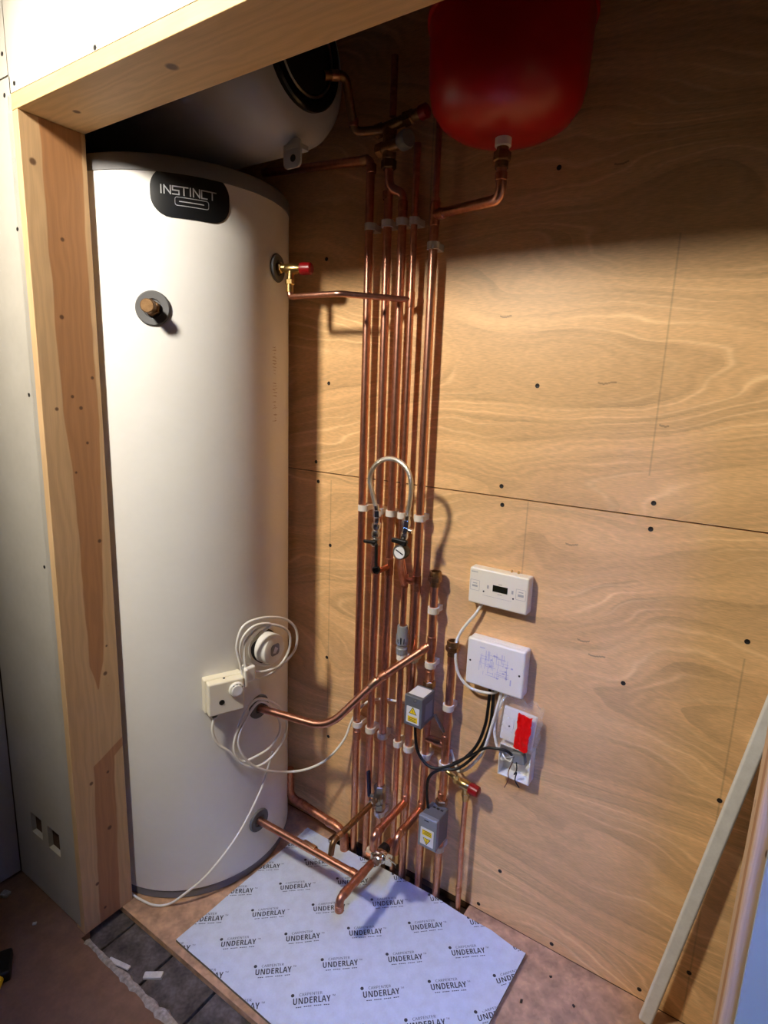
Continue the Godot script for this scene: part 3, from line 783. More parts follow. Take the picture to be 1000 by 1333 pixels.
	pipe("fat copper pipe along the foot of the wall behind the cylinder", [Vector3(-1.215, 0.20, 0.055), Vector3(-1.213, 0.092, 0.055), Vector3(-0.995, 0.075, 0.055), Vector3(-0.975, 0.05, 0.055), Vector3(-0.975, -0.2, 0.055)], 0.014, 0.03, M.copper_dull, [[Vector3(-1.16, 0.0878, 0.055), X, 0.03], [Vector3(-1.03, 0.0775, 0.055), X, 0.03]])
	pipe("pipe dropping from the horizontal tank end to the dark mixing valve", [Vector3(-0.985, 2.178, 0.195), Vector3(-0.958, 2.190, 0.150), Vector3(-0.964, 2.088, 0.100), Vector3(-0.905, 2.094, 0.066)], 0.0105, 0.018, M.brass_dull, [[Vector3(-0.963, 2.106, 0.108), U, 0.02], [Vector3(-0.972, 2.184, 0.172), Vector3(0.027, 0.012, -0.045), 0.02, 1]])
	pipe("dark upright pipe above the mixing valve near the ceiling", [Vector3(-0.880, 2.12, 0.06), Vector3(-0.880, 2.25, 0.06)], 0.0085, 0.02, M.copper_dull)

func clip_proto(p: Vector3, r: float) -> MB:         # snap clip: base on the wall, ring round the pipe
	var b := MB.new()
	b.rbox(Transform3D(Basis(), Vector3(p.x, p.y, (p.z - r) / 2)), Vector3(0.022, 0.017, p.z - r), 0.002)
	var seg := 22
	for k in seg:
		var a0 := TAU * k / seg; var a1 := TAU * (k + 1) / seg
		var q := []
		for a in [a0, a1]:
			for e in [[r + 0.0002, -0.0085], [r + 0.0048, -0.0085], [r + 0.0048, 0.0085], [r + 0.0002, 0.0085]]:
				q.append(p + Vector3(sin(a) * e[0], e[1], cos(a) * e[0]))
		var m := (a0 + a1) / 2; var d := Vector3(sin(m), 0, cos(m))
		b.quad(q[1], q[5], q[6], q[2], d); b.quad(q[0], q[4], q[7], q[3], -d)
		b.quad(q[0], q[4], q[5], q[1], Vector3.DOWN); b.quad(q[3], q[7], q[6], q[2], Vector3.UP)
	return b

func build_clips() -> void:
	var nm := {-0.952: "leftmost", -0.901: "second", -0.857: "third", -0.822: "thin fourth", -0.803: "thin fourth", -0.765: "fifth", -0.708: "vent-capped", -0.645: "shorter capped"}
	var rows := [["in the upper row near the mixing valve", [[-0.955, 1.886, 0.011], [-0.902, 1.888, 0.011], [-0.858, 1.887, 0.011], [-0.822, 1.885, 0.0085], [-0.764, 1.822, 0.011]]],
		["in the middle row by the braided hose", [[-0.952, 1.141, 0.011], [-0.899, 1.140, 0.011], [-0.857, 1.139, 0.011], [-0.822, 1.138, 0.0085], [-0.765, 1.139, 0.011]]],
		["in the low row above the ball valve", [[-0.951, 0.458, 0.011], [-0.902, 0.457, 0.011], [-0.857, 0.455, 0.011], [-0.803, 0.449, 0.0085], [-0.765, 0.449, 0.011], [-0.708, 0.447, 0.011], [-0.646, 0.443, 0.011]]],
		["above the bending pipe", [[-0.708, 0.891, 0.011]]], ["below the bending pipe", [[-0.708, 0.731, 0.011], [-0.765, 0.732, 0.011]]],
		["beside the junction box", [[-0.6445, 0.623, 0.011]]], ["under the lower grey valve", [[-0.647, 0.172, 0.011]]], ["just under the ball valve", [[-0.857, 0.187, 0.011]]]]
	for r in rows:
		for q in r[1]:
			var best: float = -0.952
			for k in nm: if absf(k - q[0]) < absf(best - q[0]): best = k
			var which: String = nm[best]
			single("pipe_clip", clip_proto(Vector3(q[0], q[1], 0.035), q[2]), M.clip, Vector3(q[0], q[1], 0.0), "white clip on the %s pipe, %s" % [which, r[0]], "pipe clip", "white pipe clips on the plywood")

func build_valves() -> void:
	var b: MB
	# relief valve on the cylinder
	var pd := radial(107.0); var pb := on_tank(107.0, 1.778)
	var t := thing("relief_valve", "brass relief valve with red cap screwed into the top of the cylinder", "valve", pb)
	b = MB.new(); hexnut(b, pb, pb + pd * 0.014, 0.014); cyl(b, pb + pd * 0.014, pb + pd * 0.026, 0.010)
	var vc := pb + pd * 0.04 + Vector3(0, -0.003, 0)
	b.lathe(along(vc - pd * 0.018, pd), [Vector2(0.0, 0), Vector2(0.010, 0.001), Vector2(0.0135, 0.008), Vector2(0.0135, 0.032), Vector2(0.011, 0.044), Vector2(0, 0.044)], 20)
	cyl(b, vc, Vector3(-1.118, 1.745, 0.162), 0.010); hexnut(b, Vector3(-1.118, 1.748, 0.164), Vector3(-1.118, 1.734, 0.164), 0.0125); cyl(b, Vector3(-1.118, 1.735, 0.165), Vector3(-1.118, 1.716, 0.165), 0.0095)
	part(t, "body", b, M.brass)
	b = MB.new(); b.lathe(along(vc + pd * 0.026, pd), [Vector2(0.010, 0), Vector2(0.0155, 0.002), Vector2(0.0165, 0.010), Vector2(0.0155, 0.030), Vector2(0.011, 0.034), Vector2(0, 0.034)], 14)
	part(t, "cap", b, M.red_cap, "dark red cap")
	# relief valve low at the right
	t = thing("relief_valve", "brass relief valve with red cap beside the lower grey valve", "valve", Vector3(-0.572, 0.372, 0.045))
	b = MB.new()
	cyl(b, Vector3(-0.640, 0.430, 0.036), Vector3(-0.602, 0.420, 0.043), 0.008); hexnut(b, Vector3(-0.607, 0.4215, 0.042), Vector3(-0.595, 0.4185, 0.044), 0.012)
	b.lathe(along(Vector3(-0.596, 0.4185, 0.044), Vector3(0.97, -0.06, 0.06)), [Vector2(0, 0), Vector2(0.010, 0), Vector2(0.0135, 0.006), Vector2(0.0135, 0.030), Vector2(0.0105, 0.036), Vector2(0, 0.036)], 20)
	cyl(b, Vector3(-0.573, 0.416, 0.046), Vector3(-0.572, 0.392, 0.042), 0.0095); hexnut(b, Vector3(-0.572, 0.393, 0.042), Vector3(-0.572, 0.378, 0.041), 0.0122); cyl(b, Vector3(-0.572, 0.379, 0.041), Vector3(-0.572, 0.368, 0.040), 0.0095)
	part(t, "body", b, M.brass)
	b = MB.new(); b.lathe(along(Vector3(-0.561, 0.4155, 0.0465), Vector3(0.97, -0.06, 0.06)), [Vector2(0.010, 0), Vector2(0.0150, 0.002), Vector2(0.0162, 0.010), Vector2(0.0150, 0.028), Vector2(0.011, 0.031), Vector2(0, 0.031)], 14)
	part(t, "cap", b, M.red_cap, "dark red cap")
	# brass tail of the red vessel
	t = thing("union_fitting", "brass union between the red vessel and its copper pipe", "fitting", Vector3(-0.537, 1.92, 0.172))
	b = MB.new(); cyl(b, Vector3(-0.537, 1.957, 0.172), Vector3(-0.537, 1.949, 0.172), 0.012); hexnut(b, Vector3(-0.537, 1.950, 0.172), Vector3(-0.537, 1.930, 0.172), 0.0175); cyl(b, Vector3(-0.537, 1.931, 0.172), Vector3(-0.537, 1.918, 0.172), 0.0135)
	part(t, "body", b, M.brass_dull)
	# capped ends: compression couplings with an open mouth
	for q in [[-0.708, 1.000, "open brass coupling on top of the copper pipe carrying the upper grey valve"], [-0.643, 0.818, "open brass coupling on top of the copper pipe beside the white junction box"]]:
		t = thing("coupling", q[2], "fitting", Vector3(q[0], q[1] - 0.042, 0.035), "open couplings on pipe ends")
		b = MB.new()
		var xf := Transform3D(Basis(), Vector3(q[0], q[1] - 0.042, 0.035))
		b.lathe(xf, [Vector2(0.0112, 0), Vector2(0.0135, 0.001), Vector2(0.0135, 0.013), Vector2(0.0165, 0.014), Vector2(0.0165, 0.040), Vector2(0.0155, 0.043), Vector2(0.0115, 0.043), Vector2(0.0110, 0.025), Vector2(0, 0.025)], 24)
		part(t, "body", b, M.brass_dull)
		b = MB.new(); hexnut(b, Vector3(q[0], q[1] - 0.027, 0.035), Vector3(q[0], q[1] - 0.012, 0.035), 0.0195)
		part(t, "nut", b, M.brass_dull)
		b = MB.new(); cyl(b, Vector3(q[0], q[1] - 0.016, 0.035), Vector3(q[0], q[1] - 0.0155, 0.035), 0.0109)
		part(t, "bore", b, M.black)
	# ball valve
	t = thing("ball_valve", "chrome ball valve with blue lever on the third upright pipe near the floor", "valve", Vector3(-0.857, 0.205, 0.035))
	b = MB.new()
	var c := Vector3(-0.857, 0.243, 0.038)
	hexnut(b, c + Vector3(0, 0.022, 0), c + Vector3(0, 0.044, 0), 0.0185); hexnut(b, c + Vector3(0, -0.040, 0), c + Vector3(0, -0.018, 0), 0.0185)
	b.lathe(Transform3D(Basis(), c + Vector3(0, -0.024, 0)), [Vector2(0.012, 0), Vector2(0.0165, 0.006), Vector2(0.0205, 0.018), Vector2(0.0205, 0.030), Vector2(0.0165, 0.042), Vector2(0.012, 0.048)], 24)
	cyl(b, c, c + Vector3(-0.004, 0, 0.040), 0.009); hexnut(b, c + Vector3(-0.004, 0, 0.030), c + Vector3(-0.005, 0, 0.042), 0.0115)
	part(t, "body", b, M.steel)
	b = MB.new(); cyl(b, c, c + Vector3(-0.026, 0.006, 0.016), 0.006)
	part(t, "stem", b, M.steel)
	b = MB.new(); b.rbox(Transform3D(Basis(Vector3(0, 0, 1), 0.08), c + Vector3(-0.030, 0.045, 0.017)), Vector3(0.008, 0.085, 0.014), 0.003)
	part(t, "lever", b, M.blue, "dark blue lever")
	# bypass valve
	t = thing("bypass_valve", "shiny chrome bypass valve between two copper branches low over the underlay", "valve", Vector3(-0.745, 0.195, 0.20))
	b = MB.new()
	var y := 0.208
	hexnut(b, Vector3(-0.786, y, 0.200), Vector3(-0.764, y, 0.199), 0.017); hexnut(b, Vector3(-0.727, y, 0.193), Vector3(-0.706, y, 0.190), 0.016)
	b.lathe(along(Vector3(-0.765, y, 0.199), Vector3(0.04, 0, -0.006)), [Vector2(0, 0), Vector2(0.012, 0), Vector2(0.0165, 0.006), Vector2(0.0185, 0.018), Vector2(0.0165, 0.032), Vector2(0.012, 0.040), Vector2(0, 0.040)], 24)
	cyl(b, Vector3(-0.742, y, 0.196), Vector3(-0.739, y + 0.006, 0.226), 0.0135, 20, 0.003)
	part(t, "body", b, M.chrome)
	b = MB.new(); b.rbox(Transform3D(Basis(Vector3(0, 0, 1), -0.3), Vector3(-0.700, 0.222, 0.205)), Vector3(0.026, 0.004, 0.005), 0.001)
	part(t, "lever", b, M.chrome)
	t = thing("pipe_insulation", "short black rubber sleeve on the back end of the copper tee pipe", "pipe sleeve", Vector3(-0.777, 0.148, 0.15))
	b = MB.new(); b.tube(smooth([Vector3(-0.777, 0.164, 0.186), Vector3(-0.777, 0.164, 0.155), Vector3(-0.777, 0.164, 0.118)]), 0.0155, 16)
	part(t, "sleeve", b, M.black)
	# grey check valve on the fourth pipe
	t = thing("check_valve", "grey check valve with black marking on the thin fourth upright pipe", "valve", Vector3(-0.803, 0.735, 0.035))
	b = MB.new(); b.lathe(Transform3D(Basis(), Vector3(-0.803, 0.735, 0.035)), [Vector2(0.009, 0), Vector2(0.0165, 0.001), Vector2(0.0170, 0.018), Vector2(0.0145, 0.021), Vector2(0.0145, 0.027), Vector2(0.0175, 0.031), Vector2(0.0175, 0.058), Vector2(0.0155, 0.062), Vector2(0.0155, 0.083), Vector2(0.0140, 0.086), Vector2(0.009, 0.086)], 28)
	part(t, "body", b, M.grey_mid)
	b = MB.new(); b.lathe(Transform3D(Basis(), Vector3(-0.803, 0.718, 0.035)), [Vector2(0.009, 0), Vector2(0.0145, 0.001), Vector2(0.0145, 0.018), Vector2(0.009, 0.018)], 24)
	part(t, "collar", b, M.plastic, "white collar")
	var tl := MB.new(); var lt := MB.new()
	for q in [[-0.012, 0.002, 0.012, 0.0012], [-0.008, 0.0, 0.004, 0.002], [-0.008, 0.007, 0.011, 0.002], [-0.0015, 0.0, 0.016, 0.0036], [0.0075, 0.0, 0.014, 0.0024], [0.012, 0.0, 0.006, 0.0012]]: stroke(tl, Vector2(q[0], q[1]), Vector2(q[0] + 0.0006, q[2]), q[3])
	for i in tl.v.size():
		var a := deg_to_rad(22.0) + tl.v[i].x / 0.0175; var d := Vector3(sin(a), 0, cos(a))
		lt.vert(Vector3(-0.803, 0.772 + tl.v[i].y, 0.035) + d * 0.0180, d)
	for i in range(0, tl.ix.size(), 3): lt.tri(tl.ix[i], tl.ix[i + 1], tl.ix[i + 2])
	part(t, "marking", lt, M.ink)
	# motorised valves
	actuator("upper grey motorised valve box with yellow warning label and white top sticker", Vector3(-0.708, 0.625, 0.035), 0.054, 0.086, 0.118, false)
	actuator("lower grey motorised valve box with upside-down yellow warning triangle", Vector3(-0.647, 0.272, 0.035), 0.056, 0.094, 0.112, true)
	# mixing valve high up
	t = thing("mixing_valve", "dusty brass mixing valve high on the wall under the header", "valve", Vector3(-0.88, 2.0, 0.055))
	b = MB.new()
	cyl(b, Vector3(-0.892, 2.030, 0.053), Vector3(-0.888, 2.105, 0.058), 0.017, 20, 0.002); hexnut(b, Vector3(-0.893, 2.030, 0.052), Vector3(-0.893, 2.008, 0.052), 0.0195)
	cyl(b, Vector3(-0.93, 2.094, 0.062), Vector3(-0.80, 2.112, 0.062), 0.0125, 20, 0.002); hexnut(b, Vector3(-0.925, 2.095, 0.062), Vector3(-0.908, 2.097, 0.062), 0.018); hexnut(b, Vector3(-0.845, 2.106, 0.062), Vector3(-0.822, 2.109, 0.062), 0.018)
	cyl(b, Vector3(-0.925, 2.052, 0.06), Vector3(-0.85, 2.058, 0.06), 0.014, 20, 0.002); hexnut(b, Vector3(-0.922, 2.052, 0.06), Vector3(-0.905, 2.054, 0.06), 0.018)
	part(t, "body", b, M.brass_dull)
	b = MB.new(); b.lathe(along(Vector3(-0.852, 2.058, 0.062), Vector3(0.9, 0.05, 0.35)), [Vector2(0.015, 0), Vector2(0.021, 0.004), Vector2(0.022, 0.022), Vector2(0.019, 0.030), Vector2(0, 0.030)], 18)
	part(t, "knob", b, M.grey_mid, "grey adjusting knob")
	b = MB.new(); b.lathe(along(Vector3(-0.802, 2.111, 0.062), Vector3(1, 0.1, 0.1)), [Vector2(0.01, 0), Vector2(0.016, 0.002), Vector2(0.016, 0.02), Vector2(0.01, 0.024), Vector2(0, 0.024)], 14)
	part(t, "cap", b, M.red_cap, "dark red cap")

func actuator(label: String, at: Vector3, w: float, h: float, front: float, inverted: bool) -> void:
	var t := thing("motorised_valve", label, "valve", Vector3(at.x, at.y - h / 2, at.z))
	var d := 0.070
	var b := MB.new(); b.rbox(Transform3D(Basis(), Vector3(at.x, at.y, front - d / 2 - 0.004)), Vector3(w, h, d - 0.008), 0.004)
	part(t, "housing", b, M.grey_box)
	b = MB.new(); b.rbox(Transform3D(Basis(), Vector3(at.x, at.y, front - 0.006)), Vector3(w + 0.002, h + 0.002, 0.016), 0.003)
	var cv := part(t, "cover", b, M.grey_lid if inverted else M.grey_box)
	b = MB.new(); b.lathe(Transform3D(Basis(), Vector3(at.x, at.y - 0.03, at.z)), [Vector2(0.011, 0), Vector2(0.015, 0.002), Vector2(0.015, 0.058), Vector2(0.011, 0.060)], 20)
	b.rbox(Transform3D(Basis(), Vector3(at.x, at.y, at.z + 0.010)), Vector3(0.030, 0.036, 0.016), 0.003)
	hexnut(b, Vector3(at.x, at.y + h / 2 - 0.006, at.z), Vector3(at.x, at.y + h / 2 + 0.014, at.z), 0.018); hexnut(b, Vector3(at.x, at.y - h / 2 + 0.004, at.z), Vector3(at.x, at.y - h / 2 - 0.014, at.z), 0.018)
	part(t, "valve_body", b, M.brass_dull)
	# sticker with warning triangle
	var zz := front + 0.0022
	var lw := w * 0.74; var lh := h * 0.56
	var s := MB.new(); s.prism(Transform3D(), stadium(lw, lh, 0.002, 3), -0.0004, 0.0004)
	var up := Vector3.DOWN if inverted else Vector3.UP
	var rt := Vector3.LEFT if inverted else Vector3.RIGHT
	var cy := at.y - h * 0.12
	var st := part(cv, "sticker", place(s, Vector3(at.x, cy, zz), rt, up), M.label_white, "white warning sticker")
	var tri := MB.new(); var ko := 0.004
	tri.prism(Transform3D(), PackedVector2Array([Vector2(-0.0125, ko), Vector2(0.0125, ko), Vector2(0, ko + 0.021)]), 0.0005, 0.0007)
	tri.prism(Transform3D(), PackedVector2Array([Vector2(-0.015, -0.020), Vector2(0.015, -0.020), Vector2(0.015, -0.004), Vector2(-0.015, -0.004)]), 0.0005, 0.0007)
	var ink := MB.new()
	for e in 3:       # black border of the triangle
		var ps := [Vector2(-0.0125, ko), Vector2(0.0125, ko), Vector2(0, ko + 0.021)]
		var a: Vector2 = ps[e]; var c: Vector2 = ps[(e + 1) % 3]; var m: Vector2 = Vector2(0, ko + 0.007)
		ink.prism(Transform3D(), PackedVector2Array([a, c, c.lerp(m, 0.2), a.lerp(m, 0.2)]), 0.0008, 0.0009)
	ink.add(letters("!", 0.0095), Transform3D(Basis(), Vector3(0, ko + 0.003, 0.001)))
	for k in 3: ink.prism(Transform3D(), PackedVector2Array([Vector2(-0.012, -0.0182 + k * 0.0045), Vector2(0.011 - 0.003 * (k % 2), -0.0182 + k * 0.0045), Vector2(0.011 - 0.003 * (k % 2), -0.0168 + k * 0.0045), Vector2(-0.012, -0.0168 + k * 0.0045)]), 0.0008, 0.0009)
	var off := Vector3(at.x, cy, zz)
	part(cv, "warning_triangle", place(tri, off, rt, up), M.yellow, "yellow warning triangle and panel")
	part(cv, "warning_print", place(ink, off, rt, up), M.ink)
	if not inverted:
		b = MB.new(); b.rbox(Transform3D(Basis(), Vector3(at.x, at.y + h / 2 + 0.0006, front - 0.034)), Vector3(w * 0.86, 0.001, 0.050), 0.0004)
		part(t, "top_sticker", b, M.label_white, "white sticker on top")
		b = MB.new(); b.rbox(Transform3D(Basis(), Vector3(at.x + w / 2 + 0.0005, at.y - 0.004, front - 0.036)), Vector3(0.001, 0.05, 0.040), 0.0004)
		part(t, "side_sticker", b, M.grey_lid, "pale sticker on the side")
		b = MB.new(); cyl(b, Vector3(at.x + 0.006, at.y + h / 2 - 0.010, front + 0.001), Vector3(at.x + 0.006, at.y + h / 2 - 0.010, front + 0.004), 0.003, 12, 0.0006)
		part(t, "screw", b, M.steel)
		b = MB.new(); b.tube([Vector3(at.x + 0.030, at.y - 0.03, 0.05), Vector3(at.x + 0.060, at.y - 0.075, 0.045)], 0.0045, 10)
		part(t, "spring_lever", b, M.steel)
	else:
		b = MB.new(); b.rbox(Transform3D(Basis(), Vector3(at.x - 0.004, at.y + h / 2 - 0.008, front + 0.0022)), Vector3(0.014, 0.003, 0.001), 0.0004)
		part(t, "slot", b, M.black)
		for k in 3:
			b = MB.new(); b.rbox(Transform3D(Basis(), Vector3(at.x - 0.008 + k * 0.012, at.y + h / 2 + 0.0003, front - 0.050)), Vector3(0.008, 0.001, 0.006), 0.0004)
			part(t, "slot", b, M.black)

func build_filling_loop() -> void:
	var b := MB.new()
	var pts := smooth([Vector3(-0.848, 1.162, 0.122), Vector3(-0.856, 1.206, 0.130), Vector3(-0.861, 1.239, 0.137), Vector3(-0.853, 1.266, 0.143), Vector3(-0.834, 1.289, 0.147), Vector3(-0.808, 1.303, 0.148), Vector3(-0.780, 1.304, 0.147), Vector3(-0.754, 1.292, 0.145), Vector3(-0.739, 1.270, 0.142), Vector3(-0.735, 1.240, 0.138), Vector3(-0.740, 1.201, 0.132), Vector3(-0.752, 1.150, 0.124)], 6)
	var t := thing("filling_loop", "silver braided hose looping in front of the copper pipes", "hose", Vector3(-0.80, 1.14, 0.12))
	b.tube(pts, 0.0062, 16)
	part(t, "braided_hose", b, M.braid)
	b = MB.new(); hexnut(b, Vector3(-0.847, 1.163, 0.121), Vector3(-0.846, 1.142, 0.120), 0.0115); cyl(b, Vector3(-0.8475, 1.176, 0.124), Vector3(-0.847, 1.16, 0.121), 0.008)
	part(t, "hose_nut", b, M.chrome)
	b = MB.new(); hexnut(b, Vector3(-0.752, 1.152, 0.124), Vector3(-0.755, 1.132, 0.122), 0.0115); cyl(b, Vector3(-0.749, 1.164, 0.126), Vector3(-0.752, 1.15, 0.124), 0.008)
	part(t, "hose_nut", b, M.chrome)
	# left isolating valve
	t = thing("isolating_valve", "chrome isolating valve with long black lever under the left hose end", "valve", Vector3(-0.852, 1.0, 0.12))
	b = MB.new(); hexnut(b, Vector3(-0.846, 1.142, 0.12), Vector3(-0.847, 1.128, 0.12), 0.009)
	b.lathe(along(Vector3(-0.847, 1.130, 0.12), Vector3(-0.03, -1, 0)), [Vector2(0.007, 0), Vector2(0.0125, 0.005), Vector2(0.0135, 0.014), Vector2(0.010, 0.022), Vector2(0.0135, 0.030), Vector2(0.0125, 0.040), Vector2(0.008, 0.046)], 20)
	hexnut(b, Vector3(-0.849, 1.085, 0.12), Vector3(-0.850, 1.064, 0.12), 0.0135)
	part(t, "body", b, M.chrome)
	b = MB.new(); b.rbox(Transform3D(Basis(Vector3(0, 0, 1), 0.05), Vector3(-0.853, 1.078, 0.139)), Vector3(0.040, 0.009, 0.010), 0.003)
	b.rbox(Transform3D(Basis(Vector3(0, 0, 1), 0.03), Vector3(-0.828, 1.044, 0.145)), Vector3(0.008, 0.070, 0.008), 0.003)
	part(t, "lever", b, M.black, "black lever")
	b = MB.new(); b.lathe(along(Vector3(-0.826, 1.008, 0.142), Vector3(0.3, 0, 1)), [Vector2(0, 0), Vector2(0.010, 0), Vector2(0.0105, 0.010), Vector2(0.0075, 0.013), Vector2(0.006, 0.011), Vector2(0, 0.011)], 18)
	part(t, "screw_cap", b, M.black_gloss)
	b = MB.new(); b.tube(fillet([Vector3(-0.850, 1.066, 0.12), Vector3(-0.855, 0.985, 0.12), Vector3(-0.857, 0.985, 0.035)], 0.02), 0.0078, 14)
	part(t, "tail_pipe", b, M.copper_dull)
	# right valve with gauge
	t = thing("isolating_valve", "chrome isolating valve with short black lever under the right hose end", "valve", Vector3(-0.76, 1.0, 0.12))
	b = MB.new(); hexnut(b, Vector3(-0.755, 1.132, 0.122), Vector3(-0.757, 1.116, 0.122), 0.010)
	cyl(b, Vector3(-0.745, 1.124, 0.122), Vector3(-0.735, 1.122, 0.122), 0.006); b.lathe(along(Vector3(-0.757, 1.118, 0.122), Vector3(-0.06, -1, 0)), [Vector2(0.006, 0), Vector2(0.0105, 0.004), Vector2(0.0105, 0.016), Vector2(0.007, 0.022)], 18)
	part(t, "body", b, M.chrome)
	b = MB.new(); b.rbox(Transform3D(Basis(Vector3(0, 0, 1), -0.04), Vector3(-0.764, 1.094, 0.135)), Vector3(0.046, 0.013, 0.012), 0.004)
	part(t, "lever", b, M.black, "black lever")
	b = MB.new(); b.tube(fillet([Vector3(-0.759, 1.10, 0.122), Vector3(-0.772, 1.035, 0.118), Vector3(-0.801, 0.965, 0.052), Vector3(-0.803, 0.945, 0.037)], 0.025), 0.009, 14)
	part(t, "tail_pipe", b, M.copper)
	b = MB.new(); b.tube([Vector3(-0.803, 0.958, 0.036), Vector3(-0.765, 0.957, 0.036)], 0.0085, 14)
	part(t, "cross_pipe", b, M.copper)
	# gauge faces out and a little to the left
	t = thing("pressure_gauge", "small round pressure gauge with white dial in front of the pipes", "gauge", Vector3(-0.757, 1.05, 0.14))
	var ax := Vector3(0.02, 0.06, 1.0).normalized(); var c := Vector3(-0.7535, 1.069, 0.127)
	b = MB.new(); b.lathe(along(c, ax), [Vector2(0, 0), Vector2(0.014, 0), Vector2(0.0185, 0.003), Vector2(0.0195, 0.008), Vector2(0.0195, 0.024), Vector2(0.0180, 0.0265), Vector2(0.0165, 0.0255), Vector2(0.0165, 0.0235)], 32)
	part(t, "case", b, M.black_gloss, "black case")
	var xf := along(c, ax)
	b = MB.new(); b.lathe(xf, [Vector2(0.0165, 0.0238), Vector2(0, 0.0238)], 32)
	var dl := part(t, "dial", b, M.label_white, "white dial")
	b = MB.new()
	b.rbox(Transform3D(Basis(ax, 2.7) * Basis(ax.cross(Vector3.UP).normalized() * -1.0, ax, ax.cross(Vector3.UP).cross(ax).normalized()), c + ax * 0.0248), Vector3(0.024, 0.0008, 0.0032), 0.0003)
	part(dl, "needle", b, M.ink)
	b = MB.new(); b.lathe(xf, [Vector2(0.0178, 0.0240), Vector2(0.0185, 0.0268), Vector2(0.0170, 0.0272), Vector2(0.0165, 0.0245)], 32)
	part(t, "bezel", b, M.steel)

func build_controls() -> void:
	# programmer
	var t := thing("programmer", "cream central heating programmer with small dark display on the plywood", "control panel", Vector3(-0.53, 0.938, 0.0))
	var b := MB.new(); b.rbox(Transform3D(Basis(), Vector3(-0.5295, 0.986, 0.0165)), Vector3(0.160, 0.096, 0.033), 0.005)
	part(t, "case", b, M.cream)
	b = MB.new(); b.rbox(Transform3D(Basis(), Vector3(-0.523, 0.990, 0.0332)), Vector3(0.040, 0.017, 0.0012), 0.0004)
	part(t, "display", b, M.lcd, "dark display")
	b = MB.new()
	for q in [[-0.592, 0.988, 0.026, 0.028], [-0.468, 0.988, 0.026, 0.028]]:
		b = MB.new(); b.add(ring_outline(q[2], q[3], 0.002, 0.0008), Transform3D(Basis(), Vector3(q[0], q[1], 0.0336)))
		part(t, "button_outline", b, M.grey_ink)
	b = MB.new()
	for q in [[-0.592, 0.986, 0.015, 0.005], [-0.468, 0.986, 0.015, 0.006], [-0.592, 0.9935, 0.012, 0.002], [-0.468, 0.9945, 0.012, 0.002], [-0.556, 0.990, 0.005, 0.009], [-0.490, 0.990, 0.005, 0.009], [-0.523, 1.0025, 0.010, 0.0018], [-0.523, 0.976, 0.012, 0.0015], [-0.595, 1.0235, 0.018, 0.0022], [-0.53, 0.966, 0.08, 0.0006]]:
		b.quad(Vector3(q[0] - q[2] / 2, q[1] - q[3] / 2, 0.0336), Vector3(q[0] + q[2] / 2, q[1] - q[3] / 2, 0.0336), Vector3(q[0] + q[2] / 2, q[1] + q[3] / 2, 0.0336), Vector3(q[0] - q[2] / 2, q[1] + q[3] / 2, 0.0336), Vector3.BACK)
	part(t, "small_print", b, M.grey_ink, "small grey print").set_meta("kind", "stuff")
	b = MB.new()
	for q in [[-0.567, 0.976], [-0.487, 0.974]]:
		b = MB.new(); cyl(b, Vector3(q[0], q[1], 0.0325), Vector3(q[0], q[1], 0.0345), 0.0022, 12, 0.0004)
		part(t, "indicator", b, M.ink)
	for q in [[-0.505, 0.0025], [-0.487, 0.003]]:
		b = MB.new(); cyl(b, Vector3(q[0], 1.034, 0.010), Vector3(q[0], 1.040, 0.010), q[1])
		part(t, "fixing_screw", b, M.brass)
	# junction box
	t = thing("junction_box", "white junction box with faint wiring diagram below the cream programmer", "junction box", Vector3(-0.518, 0.714, 0.0))
	b = MB.new(); b.rbox(Transform3D(Basis(), Vector3(-0.5185, 0.781, 0.0125)), Vector3(0.158, 0.128, 0.025), 0.006)
	part(t, "box", b, M.plastic)
	b = MB.new(); b.rbox(Transform3D(Basis(), Vector3(-0.5185, 0.781, 0.0325)), Vector3(0.160, 0.130, 0.017), 0.006)
	var lid := part(t, "lid", b, M.plastic)
	b = MB.new()
	for q in [[-0.587, 0.783], [-0.451, 0.779]]:
		b = MB.new(); cyl(b, Vector3(q[0], q[1], 0.0395), Vector3(q[0], q[1], 0.0418), 0.0028, 12, 0.0006)
		part(lid, "screw", b, M.ink)
	b = MB.new()
	var rng := RandomNumberGenerator.new(); rng.seed = 12
	for k in 60:      # wiring diagram: thin upright and level lines with little terminals
		var x := rng.randf_range(-0.563, -0.482); var y := rng.randf_range(0.752, 0.812)
		var w := 0.0009; var h := rng.randf_range(0.008, 0.03)
		if k % 3 == 0: h = 0.0009; w = rng.randf_range(0.012, 0.04)
		if k % 7 == 0: w = 0.006; h = 0.004
		y = minf(y, 0.822 - h); x = minf(x, -0.478 - w)
		b.quad(Vector3(x, y, 0.0415), Vector3(x + w, y, 0.0415), Vector3(x + w, y + h, 0.0415), Vector3(x, y + h, 0.0415), Vector3.BACK)
	for q in [[-0.562, 0.826, 0.014, 0.002], [-0.474, 0.745, 0.003, 0.016], [-0.4745, 0.790, 0.006, 0.004]]: b.quad(Vector3(q[0], q[1], 0.0415), Vector3(q[0] + q[2], q[1], 0.0415), Vector3(q[0] + q[2], q[1] + q[3], 0.0415), Vector3(q[0], q[1] + q[3], 0.0415), Vector3.BACK)
	part(lid, "wiring_diagram", b, M.pale_ink, "pale violet printed wiring diagram")
	# open back box with wires
	t = thing("back_box", "open white surface box with loose wires under the bagged switch plate", "electrical box", Vector3(-0.445, 0.486, 0.0))
	var x0 := -0.489; var x1 := -0.403; var y0 := 0.484; var y1 := 0.575; var d := 0.036
	b = MB.new()
	b.rbox(Transform3D(Basis(), Vector3((x0 + x1) / 2, (y0 + y1) / 2, 0.0015)), Vector3(x1 - x0, y1 - y0, 0.003), 0.001)
